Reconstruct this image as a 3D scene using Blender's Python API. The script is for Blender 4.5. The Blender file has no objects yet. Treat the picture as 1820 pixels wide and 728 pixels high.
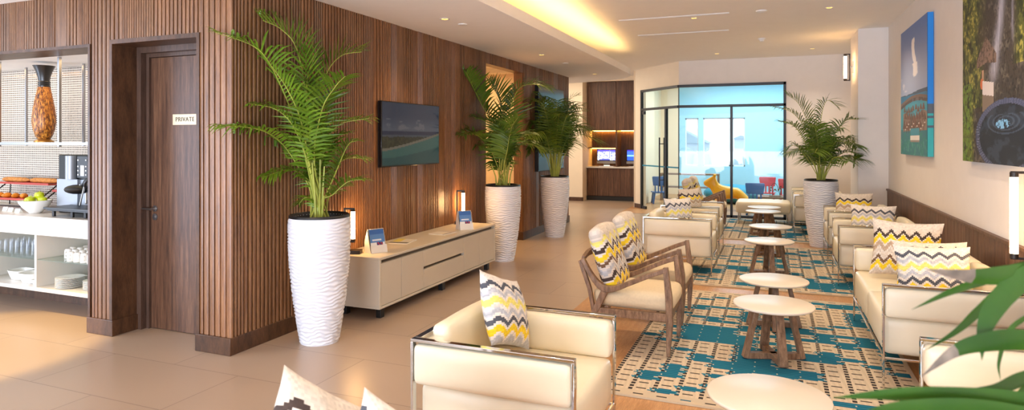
import bpy, bmesh, math, random
import numpy as np
from mathutils import Vector, Matrix
random.seed(7)
PI = math.pi
SC = bpy.context.scene
COL = SC.collection

# ------------------------------------------------------------------ camera numbers
F, CX, HY, H = 1146.0, 910.0, 249.0, 1.6
YAW = math.atan2(468, F)
FW = (-math.sin(YAW), math.cos(YAW)); RT = (math.cos(YAW), math.sin(YAW))
def ray(u, v):
    a = (u - CX) / F
    return Vector((FW[0] + RT[0] * a, FW[1] + RT[1] * a, (HY - v) / F))
def at_depth(u, v, d):
    r = ray(u, v); return Vector((r.x * d, r.y * d, H + r.z * d))
def at_y(u, v, y):
    r = ray(u, v); t = y / r.y; return Vector((r.x * t, y, H + r.z * t))

# ------------------------------------------------------------------ colours and materials
def lin(c): 
    c = c / 255.0
    return c / 12.92 if c <= .04045 else ((c + .055) / 1.055) ** 2.4
def S(r, g, b): return (lin(r), lin(g), lin(b), 1.0)
def Lin(a):
    a = np.clip(np.asarray(a, float) / 255.0, 0, 1)
    return np.where(a <= .04045, a / 12.92, ((a + .055) / 1.055) ** 2.4)

def new_mat(name):
    m = bpy.data.materials.new(name); m.use_nodes = True
    nt = m.node_tree; nt.nodes.clear()
    out = nt.nodes.new('ShaderNodeOutputMaterial')
    return m, nt, out
def principled(nt, out, rough=.5, metal=0.0, col=None, spec=.5):
    b = nt.nodes.new('ShaderNodeBsdfPrincipled')
    b.inputs['Roughness'].default_value = rough
    b.inputs['Metallic'].default_value = metal
    b.inputs['Specular IOR Level'].default_value = spec
    if col: b.inputs['Base Color'].default_value = col
    nt.links.new(b.outputs[0], out.inputs[0])
    return b
def mix(nt, a, b, fac, mode='MIX'):
    n = nt.nodes.new('ShaderNodeMix'); n.data_type = 'RGBA'; n.blend_type = mode
    for sock, val in ((n.inputs[0], fac), (n.inputs[6], a), (n.inputs[7], b)):
        if isinstance(val, (tuple, float, int)): sock.default_value = val
        else: nt.links.new(val, sock)
    return n.outputs[2]
def coords(nt, scale=(1, 1, 1), loc=(0, 0, 0), rot=(0, 0, 0), kind='Object'):
    t = nt.nodes.new('ShaderNodeTexCoord'); m = nt.nodes.new('ShaderNodeMapping')
    m.inputs['Scale'].default_value = scale; m.inputs['Location'].default_value = loc; m.inputs['Rotation'].default_value = rot
    nt.links.new(t.outputs[kind], m.inputs[0]); return m.outputs[0]
def noise(nt, vec, scale=5, detail=4, rough=.5):
    n = nt.nodes.new('ShaderNodeTexNoise'); n.inputs['Scale'].default_value = scale
    n.inputs['Detail'].default_value = detail; n.inputs['Roughness'].default_value = rough
    nt.links.new(vec, n.inputs['Vector']); return n.outputs[0]
def ramp(nt, fac, stops):
    r = nt.nodes.new('ShaderNodeValToRGB'); e = r.color_ramp.elements
    while len(e) < len(stops): e.new(.5)
    for k, (p, c) in zip(e, stops): k.position = p; k.color = c
    nt.links.new(fac, r.inputs[0]); return r.outputs[0]
def bump(nt, b, height, strength=.2, dist=.01):
    n = nt.nodes.new('ShaderNodeBump'); n.inputs['Strength'].default_value = strength; n.inputs['Distance'].default_value = dist
    nt.links.new(height, n.inputs['Height']); nt.links.new(n.outputs[0], b.inputs['Normal'])
def plain(name, rgb, rough=.5, metal=0.0, var=.05, scale=6, bmp=0, spec=.5):
    m, nt, out = new_mat(name); b = principled(nt, out, rough, metal, spec=spec)
    c = S(*rgb); n = noise(nt, coords(nt), scale, 3)
    lo = tuple(x * (1 - var) for x in c[:3]) + (1,); hi = tuple(min(1, x * (1 + var)) for x in c[:3]) + (1,)
    nt.links.new(ramp(nt, n, [(.3, lo), (.7, hi)]), b.inputs['Base Color'])
    if bmp: bump(nt, b, noise(nt, coords(nt), 260, 2), bmp, .002)
    return m
def wood(name, dark, mid, light, rough=.45, scale=(9, 9, .7), attr=False, spec=.4):
    m, nt, out = new_mat(name); b = principled(nt, out, rough, spec=spec)
    v = coords(nt, scale); n1 = noise(nt, v, 5, 6, .62)
    v2 = coords(nt, tuple(s * 6 for s in scale)); n2 = noise(nt, v2, 6, 3, .6)
    c = ramp(nt, n1, [(.3, S(*dark)), (.5, S(*mid)), (.72, S(*light))])
    g = ramp(nt, n2, [(.3, (.72, .72, .72, 1)), (.65, (1.08, 1.08, 1.08, 1))])
    c = mix(nt, c, g, 1.0, 'MULTIPLY')
    if attr:
        a = nt.nodes.new('ShaderNodeAttribute'); a.attribute_name = 'Col'
        c = mix(nt, c, a.outputs[0], 1.0, 'MULTIPLY')
    nt.links.new(c, b.inputs['Base Color']); bump(nt, b, n2, .12, .003)
    return m
def attr_mat(name, rough=.6, emit=0.0, bmp=0, spec=.4):
    m, nt, out = new_mat(name); b = principled(nt, out, rough, spec=spec)
    a = nt.nodes.new('ShaderNodeAttribute'); a.attribute_name = 'Col'
    if not emit: nt.links.new(a.outputs[0], b.inputs['Base Color'])
    if emit:
        b.inputs['Base Color'].default_value = (.008, .008, .01, 1)
        nt.links.new(a.outputs[0], b.inputs['Emission Color']); b.inputs['Emission Strength'].default_value = emit
    if bmp: bump(nt, b, noise(nt, coords(nt), 300, 2), bmp, .003)
    return m
def emit_mat(name, rgb, strength):
    m, nt, out = new_mat(name); e = nt.nodes.new('ShaderNodeEmission')
    e.inputs[0].default_value = S(*rgb); e.inputs[1].default_value = strength
    nt.links.new(e.outputs[0], out.inputs[0]); return m
def glass_mat(name, tint, refl=.08):
    m, nt, out = new_mat(name)
    t = nt.nodes.new('ShaderNodeBsdfTransparent'); t.inputs[0].default_value = tint
    g = nt.nodes.new('ShaderNodeBsdfGlossy'); g.inputs['Roughness'].default_value = .02
    f = nt.nodes.new('ShaderNodeFresnel'); f.inputs[0].default_value = 1.45
    mx = nt.nodes.new('ShaderNodeMixShader')
    ge = nt.nodes.new('ShaderNodeNewGeometry'); mu = nt.nodes.new('ShaderNodeMath'); mu.operation = 'MULTIPLY_ADD'; mu.inputs[1].default_value = -1; mu.inputs[2].default_value = 1
    nt.links.new(ge.outputs['Backfacing'], mu.inputs[0]); m2 = nt.nodes.new('ShaderNodeMath'); m2.operation = 'MULTIPLY'
    nt.links.new(f.outputs[0], m2.inputs[0]); nt.links.new(mu.outputs[0], m2.inputs[1])
    nt.links.new(m2.outputs[0], mx.inputs[0]); nt.links.new(t.outputs[0], mx.inputs[1]); nt.links.new(g.outputs[0], mx.inputs[2])
    nt.links.new(mx.outputs[0], out.inputs[0]); return m

M = {}
M['wall_white'] = plain('warm white paint', (228, 222, 216), .7, var=.015)
M['wall_cream'] = plain('cream paint', (236, 218, 190), .7, var=.015)
M['ceil'] = plain('ceiling paint', (244, 240, 234), .8, var=.01)
M['slat'] = wood('fluted oak cladding', (102, 66, 38), (132, 89, 54), (154, 110, 72), .38, (7, 7, .55), True, .6)
M['walnut'] = wood('walnut veneer', (66, 44, 32), (96, 66, 48), (122, 88, 64), .4, (7, 7, .4))
M['dark_wood'] = wood('dark skirting wood', (58, 38, 24), (84, 56, 36), (102, 70, 46), .4, (3, 3, .8))
M['trim_wood'] = wood('door frame wood', (66, 48, 38), (84, 62, 50), (100, 76, 62), .45)
M['oak'] = wood('brown oak furniture', (98, 72, 52), (132, 100, 74), (160, 126, 98), .42, (10, 10, 2.2))
M['wainscot'] = wood('wainscot oak', (80, 56, 42), (106, 76, 58), (128, 96, 76), .45, (7, 7, .6), True)
M['chrome'] = plain('polished chrome', (214, 210, 204), .08, 1.0, var=.01)
M['steel'] = plain('brushed steel', (170, 170, 172), .28, 1.0, var=.03)
M['leather'] = plain('ivory leather', (226, 214, 186), .38, var=.02, scale=9, bmp=.08)
M['seat_fabric'] = plain('beige seat fabric', (212, 192, 158), .85, var=.04, scale=60, bmp=.3)
M['pattern'] = attr_mat('woven zigzag fabric', .85, bmp=.35)
M['rug'] = attr_mat('woven rug wool', .95, bmp=.5, spec=.1)
M['picture'] = attr_mat('printed canvas', .55, spec=.3)
M['screen'] = attr_mat('television screen', .08, .3, 0, .25)
M['monitor'] = attr_mat('computer display', .2, 1.7)
M['print'] = attr_mat('printed paper', .35)
M['white_top'] = plain('white stone table top', (222, 209, 190), .28, var=.02)
M['pot'] = plain('white glazed pot', (222, 222, 226), .42, var=.015)
M['pot_black'] = plain('black plastic liner', (24, 24, 25), .35)
M['soil'] = plain('dark potting soil', (46, 33, 24), .95, var=.3, scale=40)
M['black'] = plain('black painted metal', (24, 22, 21), .4)
M['dark_metal'] = plain('dark bronze metal', (52, 44, 38), .4, .6)
M['cab'] = plain('cream lacquer', (203, 192, 172), .35, var=.01)
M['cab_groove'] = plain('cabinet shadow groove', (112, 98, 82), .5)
M['white_lacquer'] = plain('white lacquer', (214, 208, 198), .3, var=.01)
M['china'] = plain('white china', (240, 238, 232), .18, var=.01)
M['glass'] = glass_mat('clear glass', (.95, .98, .96, 1))
M['glass_blue'] = glass_mat('reflection tinted glass', (.93, .975, .99, 1))  # faint tint stands in for the blue reflection on the front panes
M['glass_shelf'] = glass_mat('greenish shelf glass', (.86, .93, .89, 1))
M['tube'] = emit_mat('glowing tube', (255, 206, 146), 26)
M['led'] = emit_mat('led strip', (255, 186, 84), 22)
M['bulb'] = emit_mat('downlight lens', (255, 205, 95), 2.2)
M['plastic_white'] = plain('white plastic', (228, 226, 222), .4)
M['black_gloss'] = plain('black gloss plastic', (14, 14, 15), .12)
M['machine_grey'] = plain('grey machine housing', (150, 154, 160), .35, .3)
M['red'] = plain('red plastic', (205, 62, 72), .35)
M['blue'] = plain('blue plastic', (38, 96, 164), .35)
M['yellow_toy'] = plain('yellow toy plastic', (240, 168, 24), .3)
M['teal'] = plain('teal foam', (52, 140, 166), .7)
M['bread'] = plain('crusty bread', (196, 126, 58), .7, var=.35, scale=30)
M['roll'] = plain('golden pastry', (226, 136, 34), .5, var=.25, scale=40)
M['lime'] = plain('green apple skin', (190, 200, 30), .3, var=.15, scale=14)
M['tray_red'] = plain('red serving tray', (176, 50, 30), .4)
M['acrylic'] = plain('white acrylic holder', (226, 222, 216), .25)
M['reflection_blue'] = plain('wall in reflection blue', (158, 212, 232), .7, var=.01)  # blue reflection in the partition glass, put into the wall colour
M['paper'] = plain('white card', (236, 234, 226), .6)
M['brass'] = plain('brass lettering', (190, 140, 70), .3, .7)
M['sign_plate'] = plain('champagne sign plate', (206, 184, 146), .35, .2)
M['vase_black'] = plain('black vase glaze', (28, 26, 26), .3)
M['canvas_edge'] = plain('canvas edge', (60, 150, 215), .6)

def leaf_mat(name, dark, light, tip=None):
    m, nt, out = new_mat(name); b = principled(nt, out, .38, spec=.45)
    n = noise(nt, coords(nt), 3.2, 3)
    nt.links.new(ramp(nt, n, [(.32, S(*dark)), (.68, S(*light))]), b.inputs['Base Color'])
    tr = nt.nodes.new('ShaderNodeBsdfTranslucent'); tr.inputs[0].default_value = S(*light)
    mx = nt.nodes.new('ShaderNodeMixShader'); mx.inputs[0].default_value = .22
    nt.links.new(b.outputs[0], mx.inputs[1]); nt.links.new(tr.outputs[0], mx.inputs[2]); nt.links.new(mx.outputs[0], out.inputs[0])
    return m
M['leaf'] = leaf_mat('palm leaf bright', (54, 88, 16), (124, 154, 38))
M['leaf_dark'] = leaf_mat('palm leaf deep', (46, 74, 20), (110, 136, 42))
M['leaf_near'] = leaf_mat('palm leaf near', (30, 70, 20), (72, 112, 34))
M['leaf_dry'] = plain('dry leaf tip', (120, 106, 92), .8, var=.35, scale=30)
M['stem'] = plain('palm cane', (158, 164, 66), .5, var=.25, scale=8)

def vase_mat():
    m, nt, out = new_mat('carved amber vase'); b = principled(nt, out, .35)
    v = coords(nt, (60, 60, 14)); n = noise(nt, v, 1.6, 4, .6)
    c = ramp(nt, n, [(.38, S(60, 30, 10)), (.5, S(160, 90, 26)), (.66, S(226, 158, 62))])
    nt.links.new(c, b.inputs['Base Color']); bump(nt, b, n, .6, .004); return m
M['vase'] = vase_mat()
def tile_floor_mat():
    m, nt, out = new_mat('large stone floor tiles'); b = principled(nt, out, .26, spec=.5)
    v = coords(nt, loc=(2.78, -3.953, 0))
    br = nt.nodes.new('ShaderNodeTexBrick'); br.offset = .5; br.squash = 1
    br.inputs['Scale'].default_value = 1; br.inputs['Mortar Size'].default_value = .003; br.inputs['Mortar Smooth'].default_value = .3
    br.inputs['Brick Width'].default_value = 1.2; br.inputs['Row Height'].default_value = .6
    br.inputs['Color1'].default_value = S(170, 149, 129); br.inputs['Color2'].default_value = S(164, 143, 124); br.inputs['Mortar'].default_value = S(120, 102, 88)
    nt.links.new(v, br.inputs[0])
    n = noise(nt, coords(nt, (.8, 1.8, 1)), 1.3, 3, .5)
    g = ramp(nt, n, [(.2, (.965, .96, .955, 1)), (.8, (1.025, 1.025, 1.025, 1))])
    nt.links.new(mix(nt, br.outputs[0], g, 1.0, 'MULTIPLY'), b.inputs['Base Color'])
    r = ramp(nt, n, [(.2, (.27, .27, .27, 1)), (.8, (.33, .33, .33, 1))]); nt.links.new(r, b.inputs['Roughness'])
    return m
M['tile'] = tile_floor_mat()
M['wood_floor'] = wood('honey wood floor', (176, 128, 84), (190, 142, 96), (202, 156, 110), .35, (6, .5, 1))
def mosaic_mat():
    m, nt, out = new_mat('mirror mosaic tiles'); b = principled(nt, out, .12)
    sx = nt.nodes.new('ShaderNodeSeparateXYZ'); cx = nt.nodes.new('ShaderNodeCombineXYZ'); nt.links.new(coords(nt), sx.inputs[0])
    nt.links.new(sx.outputs[0], cx.inputs[0]); nt.links.new(sx.outputs[2], cx.inputs[1]); v = cx.outputs[0]
    br = nt.nodes.new('ShaderNodeTexBrick'); br.offset = 0
    br.inputs['Scale'].default_value = 1; br.inputs['Mortar Size'].default_value = .0052; br.inputs['Mortar Smooth'].default_value = .1
    br.inputs['Brick Width'].default_value = .024; br.inputs['Row Height'].default_value = .024
    br.inputs['Color1'].default_value = S(120, 106, 94); br.inputs['Color2'].default_value = S(70, 60, 54); br.inputs['Mortar'].default_value = S(206, 196, 182)
    nt.links.new(v, br.inputs[0]); nt.links.new(br.outputs[0], b.inputs['Base Color'])
    r = nt.nodes.new('ShaderNodeMath'); r.operation = 'SUBTRACT'; r.inputs[0].default_value = 1.0
    nt.links.new(br.outputs['Fac'], r.inputs[1]); nt.links.new(r.outputs[0], b.inputs['Metallic'])
    rr = nt.nodes.new('ShaderNodeMath'); rr.operation = 'MULTIPLY_ADD'; rr.inputs[1].default_value = .5; rr.inputs[2].default_value = .1
    nt.links.new(br.outputs['Fac'], rr.inputs[0]); nt.links.new(rr.outputs[0], b.inputs['Roughness'])
    return m
M['mosaic'] = mosaic_mat()

# ------------------------------------------------------------------ mesh builder
class MB:
    def __init__(s): s.v = []; s.f = []; s.mi = []; s.c = []
    def add(s, vs, fs, mi=0, col=None):
        b = len(s.v); s.v.extend([tuple(p) for p in vs])
        for i, f in enumerate(fs):
            s.f.append([b + k for k in f]); s.mi.append(mi); s.c.append(col[i] if isinstance(col, list) else col)
        return s
    def box(s, x0, x1, y0, y1, z0, z1, mi=0, col=None, mat=None):
        vs = [Vector((x, y, z)) for x in (x0, x1) for y in (y0, y1) for z in (z0, z1)]
        if mat: vs = [mat @ p for p in vs]
        return s.add(vs, [(0, 1, 3, 2), (4, 6, 7, 5), (0, 4, 5, 1), (2, 3, 7, 6), (0, 2, 6, 4), (1, 5, 7, 3)], mi, col)
    def prism(s, poly, axis, a, b, mi=0):
        # poly of 2D points; axis 'x','y','z' extruded from a to b
        def P(p, t):
            return {'x': (t, p[0], p[1]), 'y': (p[0], t, p[1]), 'z': (p[0], p[1], t)}[axis]
        n = len(poly); vs = [P(p, a) for p in poly] + [P(p, b) for p in poly]
        fs = [tuple(range(n)), tuple(range(2 * n - 1, n - 1, -1))] + [(i, i + n, (i + 1) % n + n, (i + 1) % n) for i in range(n)]
        return s.add(vs, fs, mi)
    def lathe(s, prof, n=24, c=(0, 0, 0), mi=0, cap=True):
        vs = []; fs = []; m = len(prof)
        for r, z in prof:
            for k in range(n):
                a = 2 * PI * k / n; vs.append((c[0] + r * math.cos(a), c[1] + r * math.sin(a), c[2] + z))
        for i in range(m - 1):
            for k in range(n):
                k2 = (k + 1) % n; fs.append((i * n + k, i * n + k2, (i + 1) * n + k2, (i + 1) * n + k))
        if cap:
            fs.append(tuple(range(n - 1, -1, -1))); fs.append(tuple((m - 1) * n + k for k in range(n)))
        return s.add(vs, fs, mi)
    def tube(s, pts, r, n=8, mi=0, r2=None):
        pts = [Vector(p) for p in pts]; vs = []; fs = []; m = len(pts); up = None
        for i, p in enumerate(pts):
            t = (pts[min(i + 1, m - 1)] - pts[max(i - 1, 0)]).normalized()
            if up is None: up = Vector((0, 0, 1)) if abs(t.z) < .9 else Vector((1, 0, 0))
            a = t.cross(up).normalized(); b = a.cross(t).normalized(); up = b
            rr = r if r2 is None else r + (r2 - r) * i / max(1, m - 1)
            for k in range(n):
                q = 2 * PI * k / n; vs.append(p + a * rr * math.cos(q) + b * rr * math.sin(q))
        for i in range(m - 1):
            for k in range(n):
                k2 = (k + 1) % n; fs.append((i * n + k, i * n + k2, (i + 1) * n + k2, (i + 1) * n + k))
        fs.append(tuple(range(n - 1, -1, -1))); fs.append(tuple((m - 1) * n + k for k in range(n)))
        return s.add(vs, fs, mi)
    def bar(s, p, q, w, h, side=(0, 1, 0), mi=0, w2=None, h2=None):
        # rectangular bar; w along side, h along the third direction
        return s.sweep([p, q], [w, w2 or w], [h, h2 or h], side, mi)
    def sweep(s, pts, w, h, side=(0, 1, 0), mi=0):
        pts = [Vector(p) for p in pts]; m = len(pts); sd = Vector(side).normalized(); vs = []; fs = []
        if not isinstance(w, list): w = [w] * m
        if not isinstance(h, list): h = [h] * m
        for i, p in enumerate(pts):
            t = (pts[min(i + 1, m - 1)] - pts[max(i - 1, 0)]).normalized()
            nn = t.cross(sd).normalized()
            for a, b in ((-1, -1), (1, -1), (1, 1), (-1, 1)): vs.append(p + sd * a * w[i] / 2 + nn * b * h[i] / 2)
        for i in range(m - 1):
            for k in range(4):
                k2 = (k + 1) % 4; fs.append((i * 4 + k, i * 4 + k2, (i + 1) * 4 + k2, (i + 1) * 4 + k))
        fs.append((3, 2, 1, 0)); fs.append(tuple((m - 1) * 4 + k for k in range(4)))
        return s.add(vs, fs, mi)
    def rbox(s, c, size, r, n=7, puff=0.0, mi=0, colf=None, mat=None):
        # soft box: rounded edges of radius r, faces bulging by puff
        hx, hy, hz = [k / 2 for k in size]; c = Vector(c)
        def prm(h, i):
            t = i / n
            e = min(r / (2 * h), .45)
            ks = [0, e * .3, e] + [e + (1 - 2 * e) * k / (n - 4) for k in range(1, n - 4)] + [1 - e, 1 - e * .3, 1]
            return (ks[i] * 2 - 1) * h
        hs = (hx, hy, hz)
        for ax in range(3):
            u, v = [(1, 2), (2, 0), (0, 1)][ax]
            for sg in (-1, 1):
                vs = []; loc = []
                for i in range(n + 1):
                    for j in range(n + 1):
                        p = [0, 0, 0]; p[ax] = sg * hs[ax]; p[u] = prm(hs[u], i); p[v] = prm(hs[v], j)
                        q = [max(-hs[k] + r, min(hs[k] - r, p[k])) for k in range(3)]
                        d = Vector(p) - Vector(q)
                        P = Vector(q) + (d.normalized() * r if d.length > 1e-9 else d)
                        if puff:
                            uu = p[u] / hs[u]; vv = p[v] / hs[v]
                            P[ax] += sg * puff * max(0, 1 - uu * uu) * max(0, 1 - vv * vv)
                        loc.append(P); W = P + c
                        vs.append(mat @ W if mat else W)
                fs = []; cs = []
                for i in range(n):
                    for j in range(n):
                        a = i * (n + 1) + j; q = (a, a + n + 1, a + n + 2, a + 1)
                        fs.append(q if sg > 0 else q[::-1])
                        if colf:
                            m = (loc[q[0]] + loc[q[1]] + loc[q[2]] + loc[q[3]]) / 4; cs.append(colf(m))
                s.add(vs, fs, mi, cs if colf else None)
        return s
    def ell(s, c, r, n=14, m=8, mi=0, mat=None):
        vs = []; fs = []; c = Vector(c)
        for i in range(m + 1):
            ph = PI * i / m - PI / 2
            for k in range(n):
                a = 2 * PI * k / n; p = Vector((r[0] * math.cos(ph) * math.cos(a), r[1] * math.cos(ph) * math.sin(a), r[2] * math.sin(ph)))
                vs.append((mat @ p if mat else p) + c)
        for i in range(m):
            for k in range(n):
                k2 = (k + 1) % n; fs.append((i * n + k, i * n + k2, (i + 1) * n + k2, (i + 1) * n + k))
        return s.add(vs, fs, mi)
    def build(s, name, mats, parent=None, bevel=0, segs=2, smooth=40, weld=False):
        me = bpy.data.meshes.new(name); me.from_pydata(s.v, [], s.f)
        if not isinstance(mats, (list, tuple)): mats = [mats]
        for m in mats: me.materials.append(m if not isinstance(m, str) else M[m])
        me.polygons.foreach_set('material_index', s.mi)
        if any(c is not None for c in s.c):
            at = me.color_attributes.new('Col', 'FLOAT_COLOR', 'CORNER')
            arr = np.ones((len(me.loops), 4), np.float32); k = 0
            for f, c in zip(s.f, s.c):
                if c is not None: arr[k:k + len(f), :3] = c[:3]
                k += len(f)
            at.data.foreach_set('color', arr.ravel())
        if weld:
            bm = bmesh.new(); bm.from_mesh(me); bmesh.ops.remove_doubles(bm, verts=bm.verts, dist=1e-5)
            bmesh.ops.recalc_face_normals(bm, faces=bm.faces); bm.to_mesh(me); bm.free()
        if smooth:
            me.shade_smooth(); me.set_sharp_from_angle(angle=math.radians(smooth))
        o = bpy.data.objects.new(name, me); COL.objects.link(o)
        if parent: o.parent = parent
        if bevel:
            b = o.modifiers.new('bevel', 'BEVEL'); b.width = bevel; b.segments = segs; b.limit_method = 'ANGLE'; b.angle_limit = math.radians(40)
        return o

def tag(o, label, cat, group=None, kind=None):
    o['label'] = label; o['category'] = cat
    if group: o['group'] = group
    if kind: o['kind'] = kind
    return o
def thing(name, label, cat, loc=(0, 0, 0), rz=0, group=None):
    o = bpy.data.objects.new(name, None); o.empty_display_size = .1; COL.objects.link(o)
    o.location = loc; o.rotation_euler = (0, 0, rz)
    return tag(o, label, cat, group)
def structure(o):
    o['kind'] = 'structure'; return o
def kids_of(o): return [c for c in bpy.data.objects if c.parent == o]
def dup(o, loc, rz=None, label=None, group=None):
    c = o.copy(); COL.objects.link(c); c.location = loc
    if rz is not None: c.rotation_euler = (0, 0, rz)
    if label: c['label'] = label
    if group: c['group'] = group
    def rec(a, b):
        for ch in kids_of(a):
            if ch in made: continue
            d = ch.copy(); COL.objects.link(d); d.parent = b; made.add(d); rec(ch, d)
    made = set(); rec(o, c)
    return c
def cr(pts, n=8):
    # Catmull-Rom through points
    P = [Vector(p) for p in pts]; P = [P[0] * 2 - P[1]] + P + [P[-1] * 2 - P[-2]]; out = []
    for i in range(1, len(P) - 2):
        for k in range(n):
            t = k / n; a, b, c, d = P[i - 1:i + 3]
            out.append(.5 * ((2 * b) + (c - a) * t + (2 * a - 5 * b + 4 * c - d) * t * t + (3 * b - a - 3 * c + d) * t ** 3))
    out.append(P[-2]); return out

# ================================================================== THE SETTING
XL, YW, XR, LOW, HIGH = -3.76, 3.65, 1.55, 2.83, 3.27
NEAR = -3.0
def one(name, mat, *boxes, bevel=0):
    m = MB()
    for b in boxes: m.box(*b)
    return structure(m.build(name, mat, smooth=0, bevel=bevel))
one('floor', 'tile', (-9.5, -1.77, NEAR, 20, -.1, 0), (-1.77, 2.2, 14.0, 20, -.1, 0))
one('floor_wood', 'wood_floor', (-1.77, 2.2, NEAR, 14.0, -.1, 0))
one('ceiling', 'ceil', (-9.5, 2.2, NEAR, 20, HIGH, HIGH + .1))
# dropped ceiling with its rounded end and the lip that hides the cove light
edge = [(-2.41, NEAR), (-2.42, 5.1), (-2.45, 7.6), (-2.48, 10.5), (-2.505, 11.7), (-2.54, 12.15), (-2.63, 12.45), (-2.77, 12.68), (-2.96, 12.88), (-3.2, 13.05), (-3.45, 13.17), (-3.74, 13.26), (-4.15, 13.37), (-6, 13.55), (-9.5, 13.6)]
m = MB()
m.prism([(-9.5, NEAR)] + edge, 'z', LOW, LOW + .03)
inner = [(x - .06, y if i < 5 else y - .05) for i, (x, y) in enumerate(edge)]
for i in range(len(edge) - 1):
    a, b, c, d = edge[i], edge[i + 1], inner[i + 1], inner[i]
    m.prism([a, b, c, d], 'z', LOW + .03, 2.945)
structure(m.build('ceiling_low', 'ceil', smooth=30))

def slat_profile(length, seed, fl=.62, first=0, nf=4):
    """planks of fluted or flat oak: list of (s0, s1, depth, shade)"""
    r = random.Random(seed); s = 0; out = []
    while s < length:
        w = r.choice((.11, .13, .15, .17)); w = min(w, length - s)
        sh = r.uniform(.78, 1.14); tint = r.uniform(-.04, .04); col = (sh * (1 + tint), sh, sh * (1 - tint))
        k = r.random()
        n = nf if s < first else 1 if k > fl + .22 else r.choice((3, 4, 4, 5, 6))
        if w < .05: n = 1
        p = w / n; g = .004 if n == 1 else min(.012, p * .30)
        for i in range(n):
            a = s + i * p
            out.append((a, a + p - g, .013, col) if n > 1 else (a, a + p - g, .0095, col))
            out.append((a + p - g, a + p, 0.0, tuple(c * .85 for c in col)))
        s += w
    return out
def slat_wall(mb, prof, org, du, dn, z0, z1, s_off=0.0, s0=0, s1=1e9):
    """sheet of slats: org + du*s, pushed out along dn; z0..z1"""
    org = Vector(org); du = Vector(du); dn = Vector(dn); prev = None
    for a, b, d, col in prof:
        a2, b2 = max(a, s0), min(b, s1)
        if b2 - a2 < 1e-4: prev = None; continue
        p0 = org + du * a2 + dn * d; p1 = org + du * b2 + dn * d
        Z0, Z1 = Vector((0, 0, z0)), Vector((0, 0, z1))
        if prev is not None:
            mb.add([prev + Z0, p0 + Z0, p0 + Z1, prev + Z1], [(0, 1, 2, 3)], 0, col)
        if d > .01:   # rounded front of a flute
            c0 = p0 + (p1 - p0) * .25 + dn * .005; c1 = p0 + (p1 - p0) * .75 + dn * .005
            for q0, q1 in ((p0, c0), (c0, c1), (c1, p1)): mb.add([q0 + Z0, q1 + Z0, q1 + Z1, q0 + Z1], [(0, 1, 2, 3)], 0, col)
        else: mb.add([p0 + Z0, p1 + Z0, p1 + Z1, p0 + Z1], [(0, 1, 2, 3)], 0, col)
        prev = p1
# wall with the television (its face runs along y at x = XL)
LW = 12.13 - YW; BH = .13
prof = slat_profile(LW, 3, .62, 1.3, 4)
m = MB(); cw = (.9, .9, .9)
m.box(XL - .15, XL, YW + .01, 8.21, 0, LOW, 0, cw); m.box(XL - .15, XL, 9.65, 12.13, 0, LOW, 0, cw); m.box(XL - .15, XL, 8.21, 9.65, 2.68, LOW, 0, cw)
slat_wall(m, prof, (XL, YW, 0), (0, 1, 0), (1, 0, 0), BH, LOW, s0=0, s1=8.21 - YW)
slat_wall(m, prof, (XL, YW, 0), (0, 1, 0), (1, 0, 0), 2.68, LOW, s0=8.21 - YW, s1=9.65 - YW)
slat_wall(m, prof, (XL, YW, 0), (0, 1, 0), (1, 0, 0), BH, LOW, s0=9.65 - YW, s1=LW)
structure(m.build('wall_left', 'slat', smooth=25))
# front face with the door and the buffet opening (face at y = YW, looking to -y)
prof = slat_profile(6.0, 11, .72, .34, 3)
m = MB(); D = .28
for (a, b, z0, z1) in ((-9.5, -5.29, 2.385, LOW), (-5.29, -5.02, 0, LOW), (-5.02, -4.08, 2.39, LOW), (-4.08, XL - .0, 0, LOW)):
    m.box(a, b, YW + .015, YW + D, z0, z1, 0, cw)
    slat_wall(m, prof, (XL + .012, YW + .015, 0), (-1, 0, 0), (0, -1, 0), max(z0, BH if z0 == 0 else z0), z1, s0=max(0, XL + .012 - (b if b < XL - .1 else 9)), s1=XL + .012 - a)
structure(m.build('wall_front', 'slat', smooth=25))
# smooth walnut linings of door recess and buffet opening
m = MB()
m.prism([(-5.045, BH), (-5.015, BH), (-5.015, 2.385), (-4.085, 2.385), (-4.085, BH), (-4.055, BH), (-4.055, 2.42), (-5.045, 2.42)], 'y', YW - .012, YW + D)
structure(m.build('trim_1', 'dark_wood', smooth=0))
m = MB()
m.prism([(-9.5, 2.375), (-5.305, 2.375), (-5.305, BH), (-5.28, BH), (-5.28, 2.40), (-9.5, 2.40)], 'y', YW - .012, YW + D)
structure(m.build('trim_2', 'dark_wood', smooth=0))
one('baseboard_front', 'dark_wood', (-5.31, -5.0, YW - .02, YW + D + .02, 0, BH), bevel=.004)
m = MB(); q = XL + .024
m.prism([(-4.09, YW - .02), (q, YW - .02), (q, 8.21), (q - .04, 8.21), (q - .04, YW + .02), (-4.09, YW + .02)], 'z', 0, BH); m.box(XL - .17, q, 9.62, 12.15, 0, BH)
structure(m.build('baseboard_left', 'dark_wood', bevel=.004))
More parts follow.
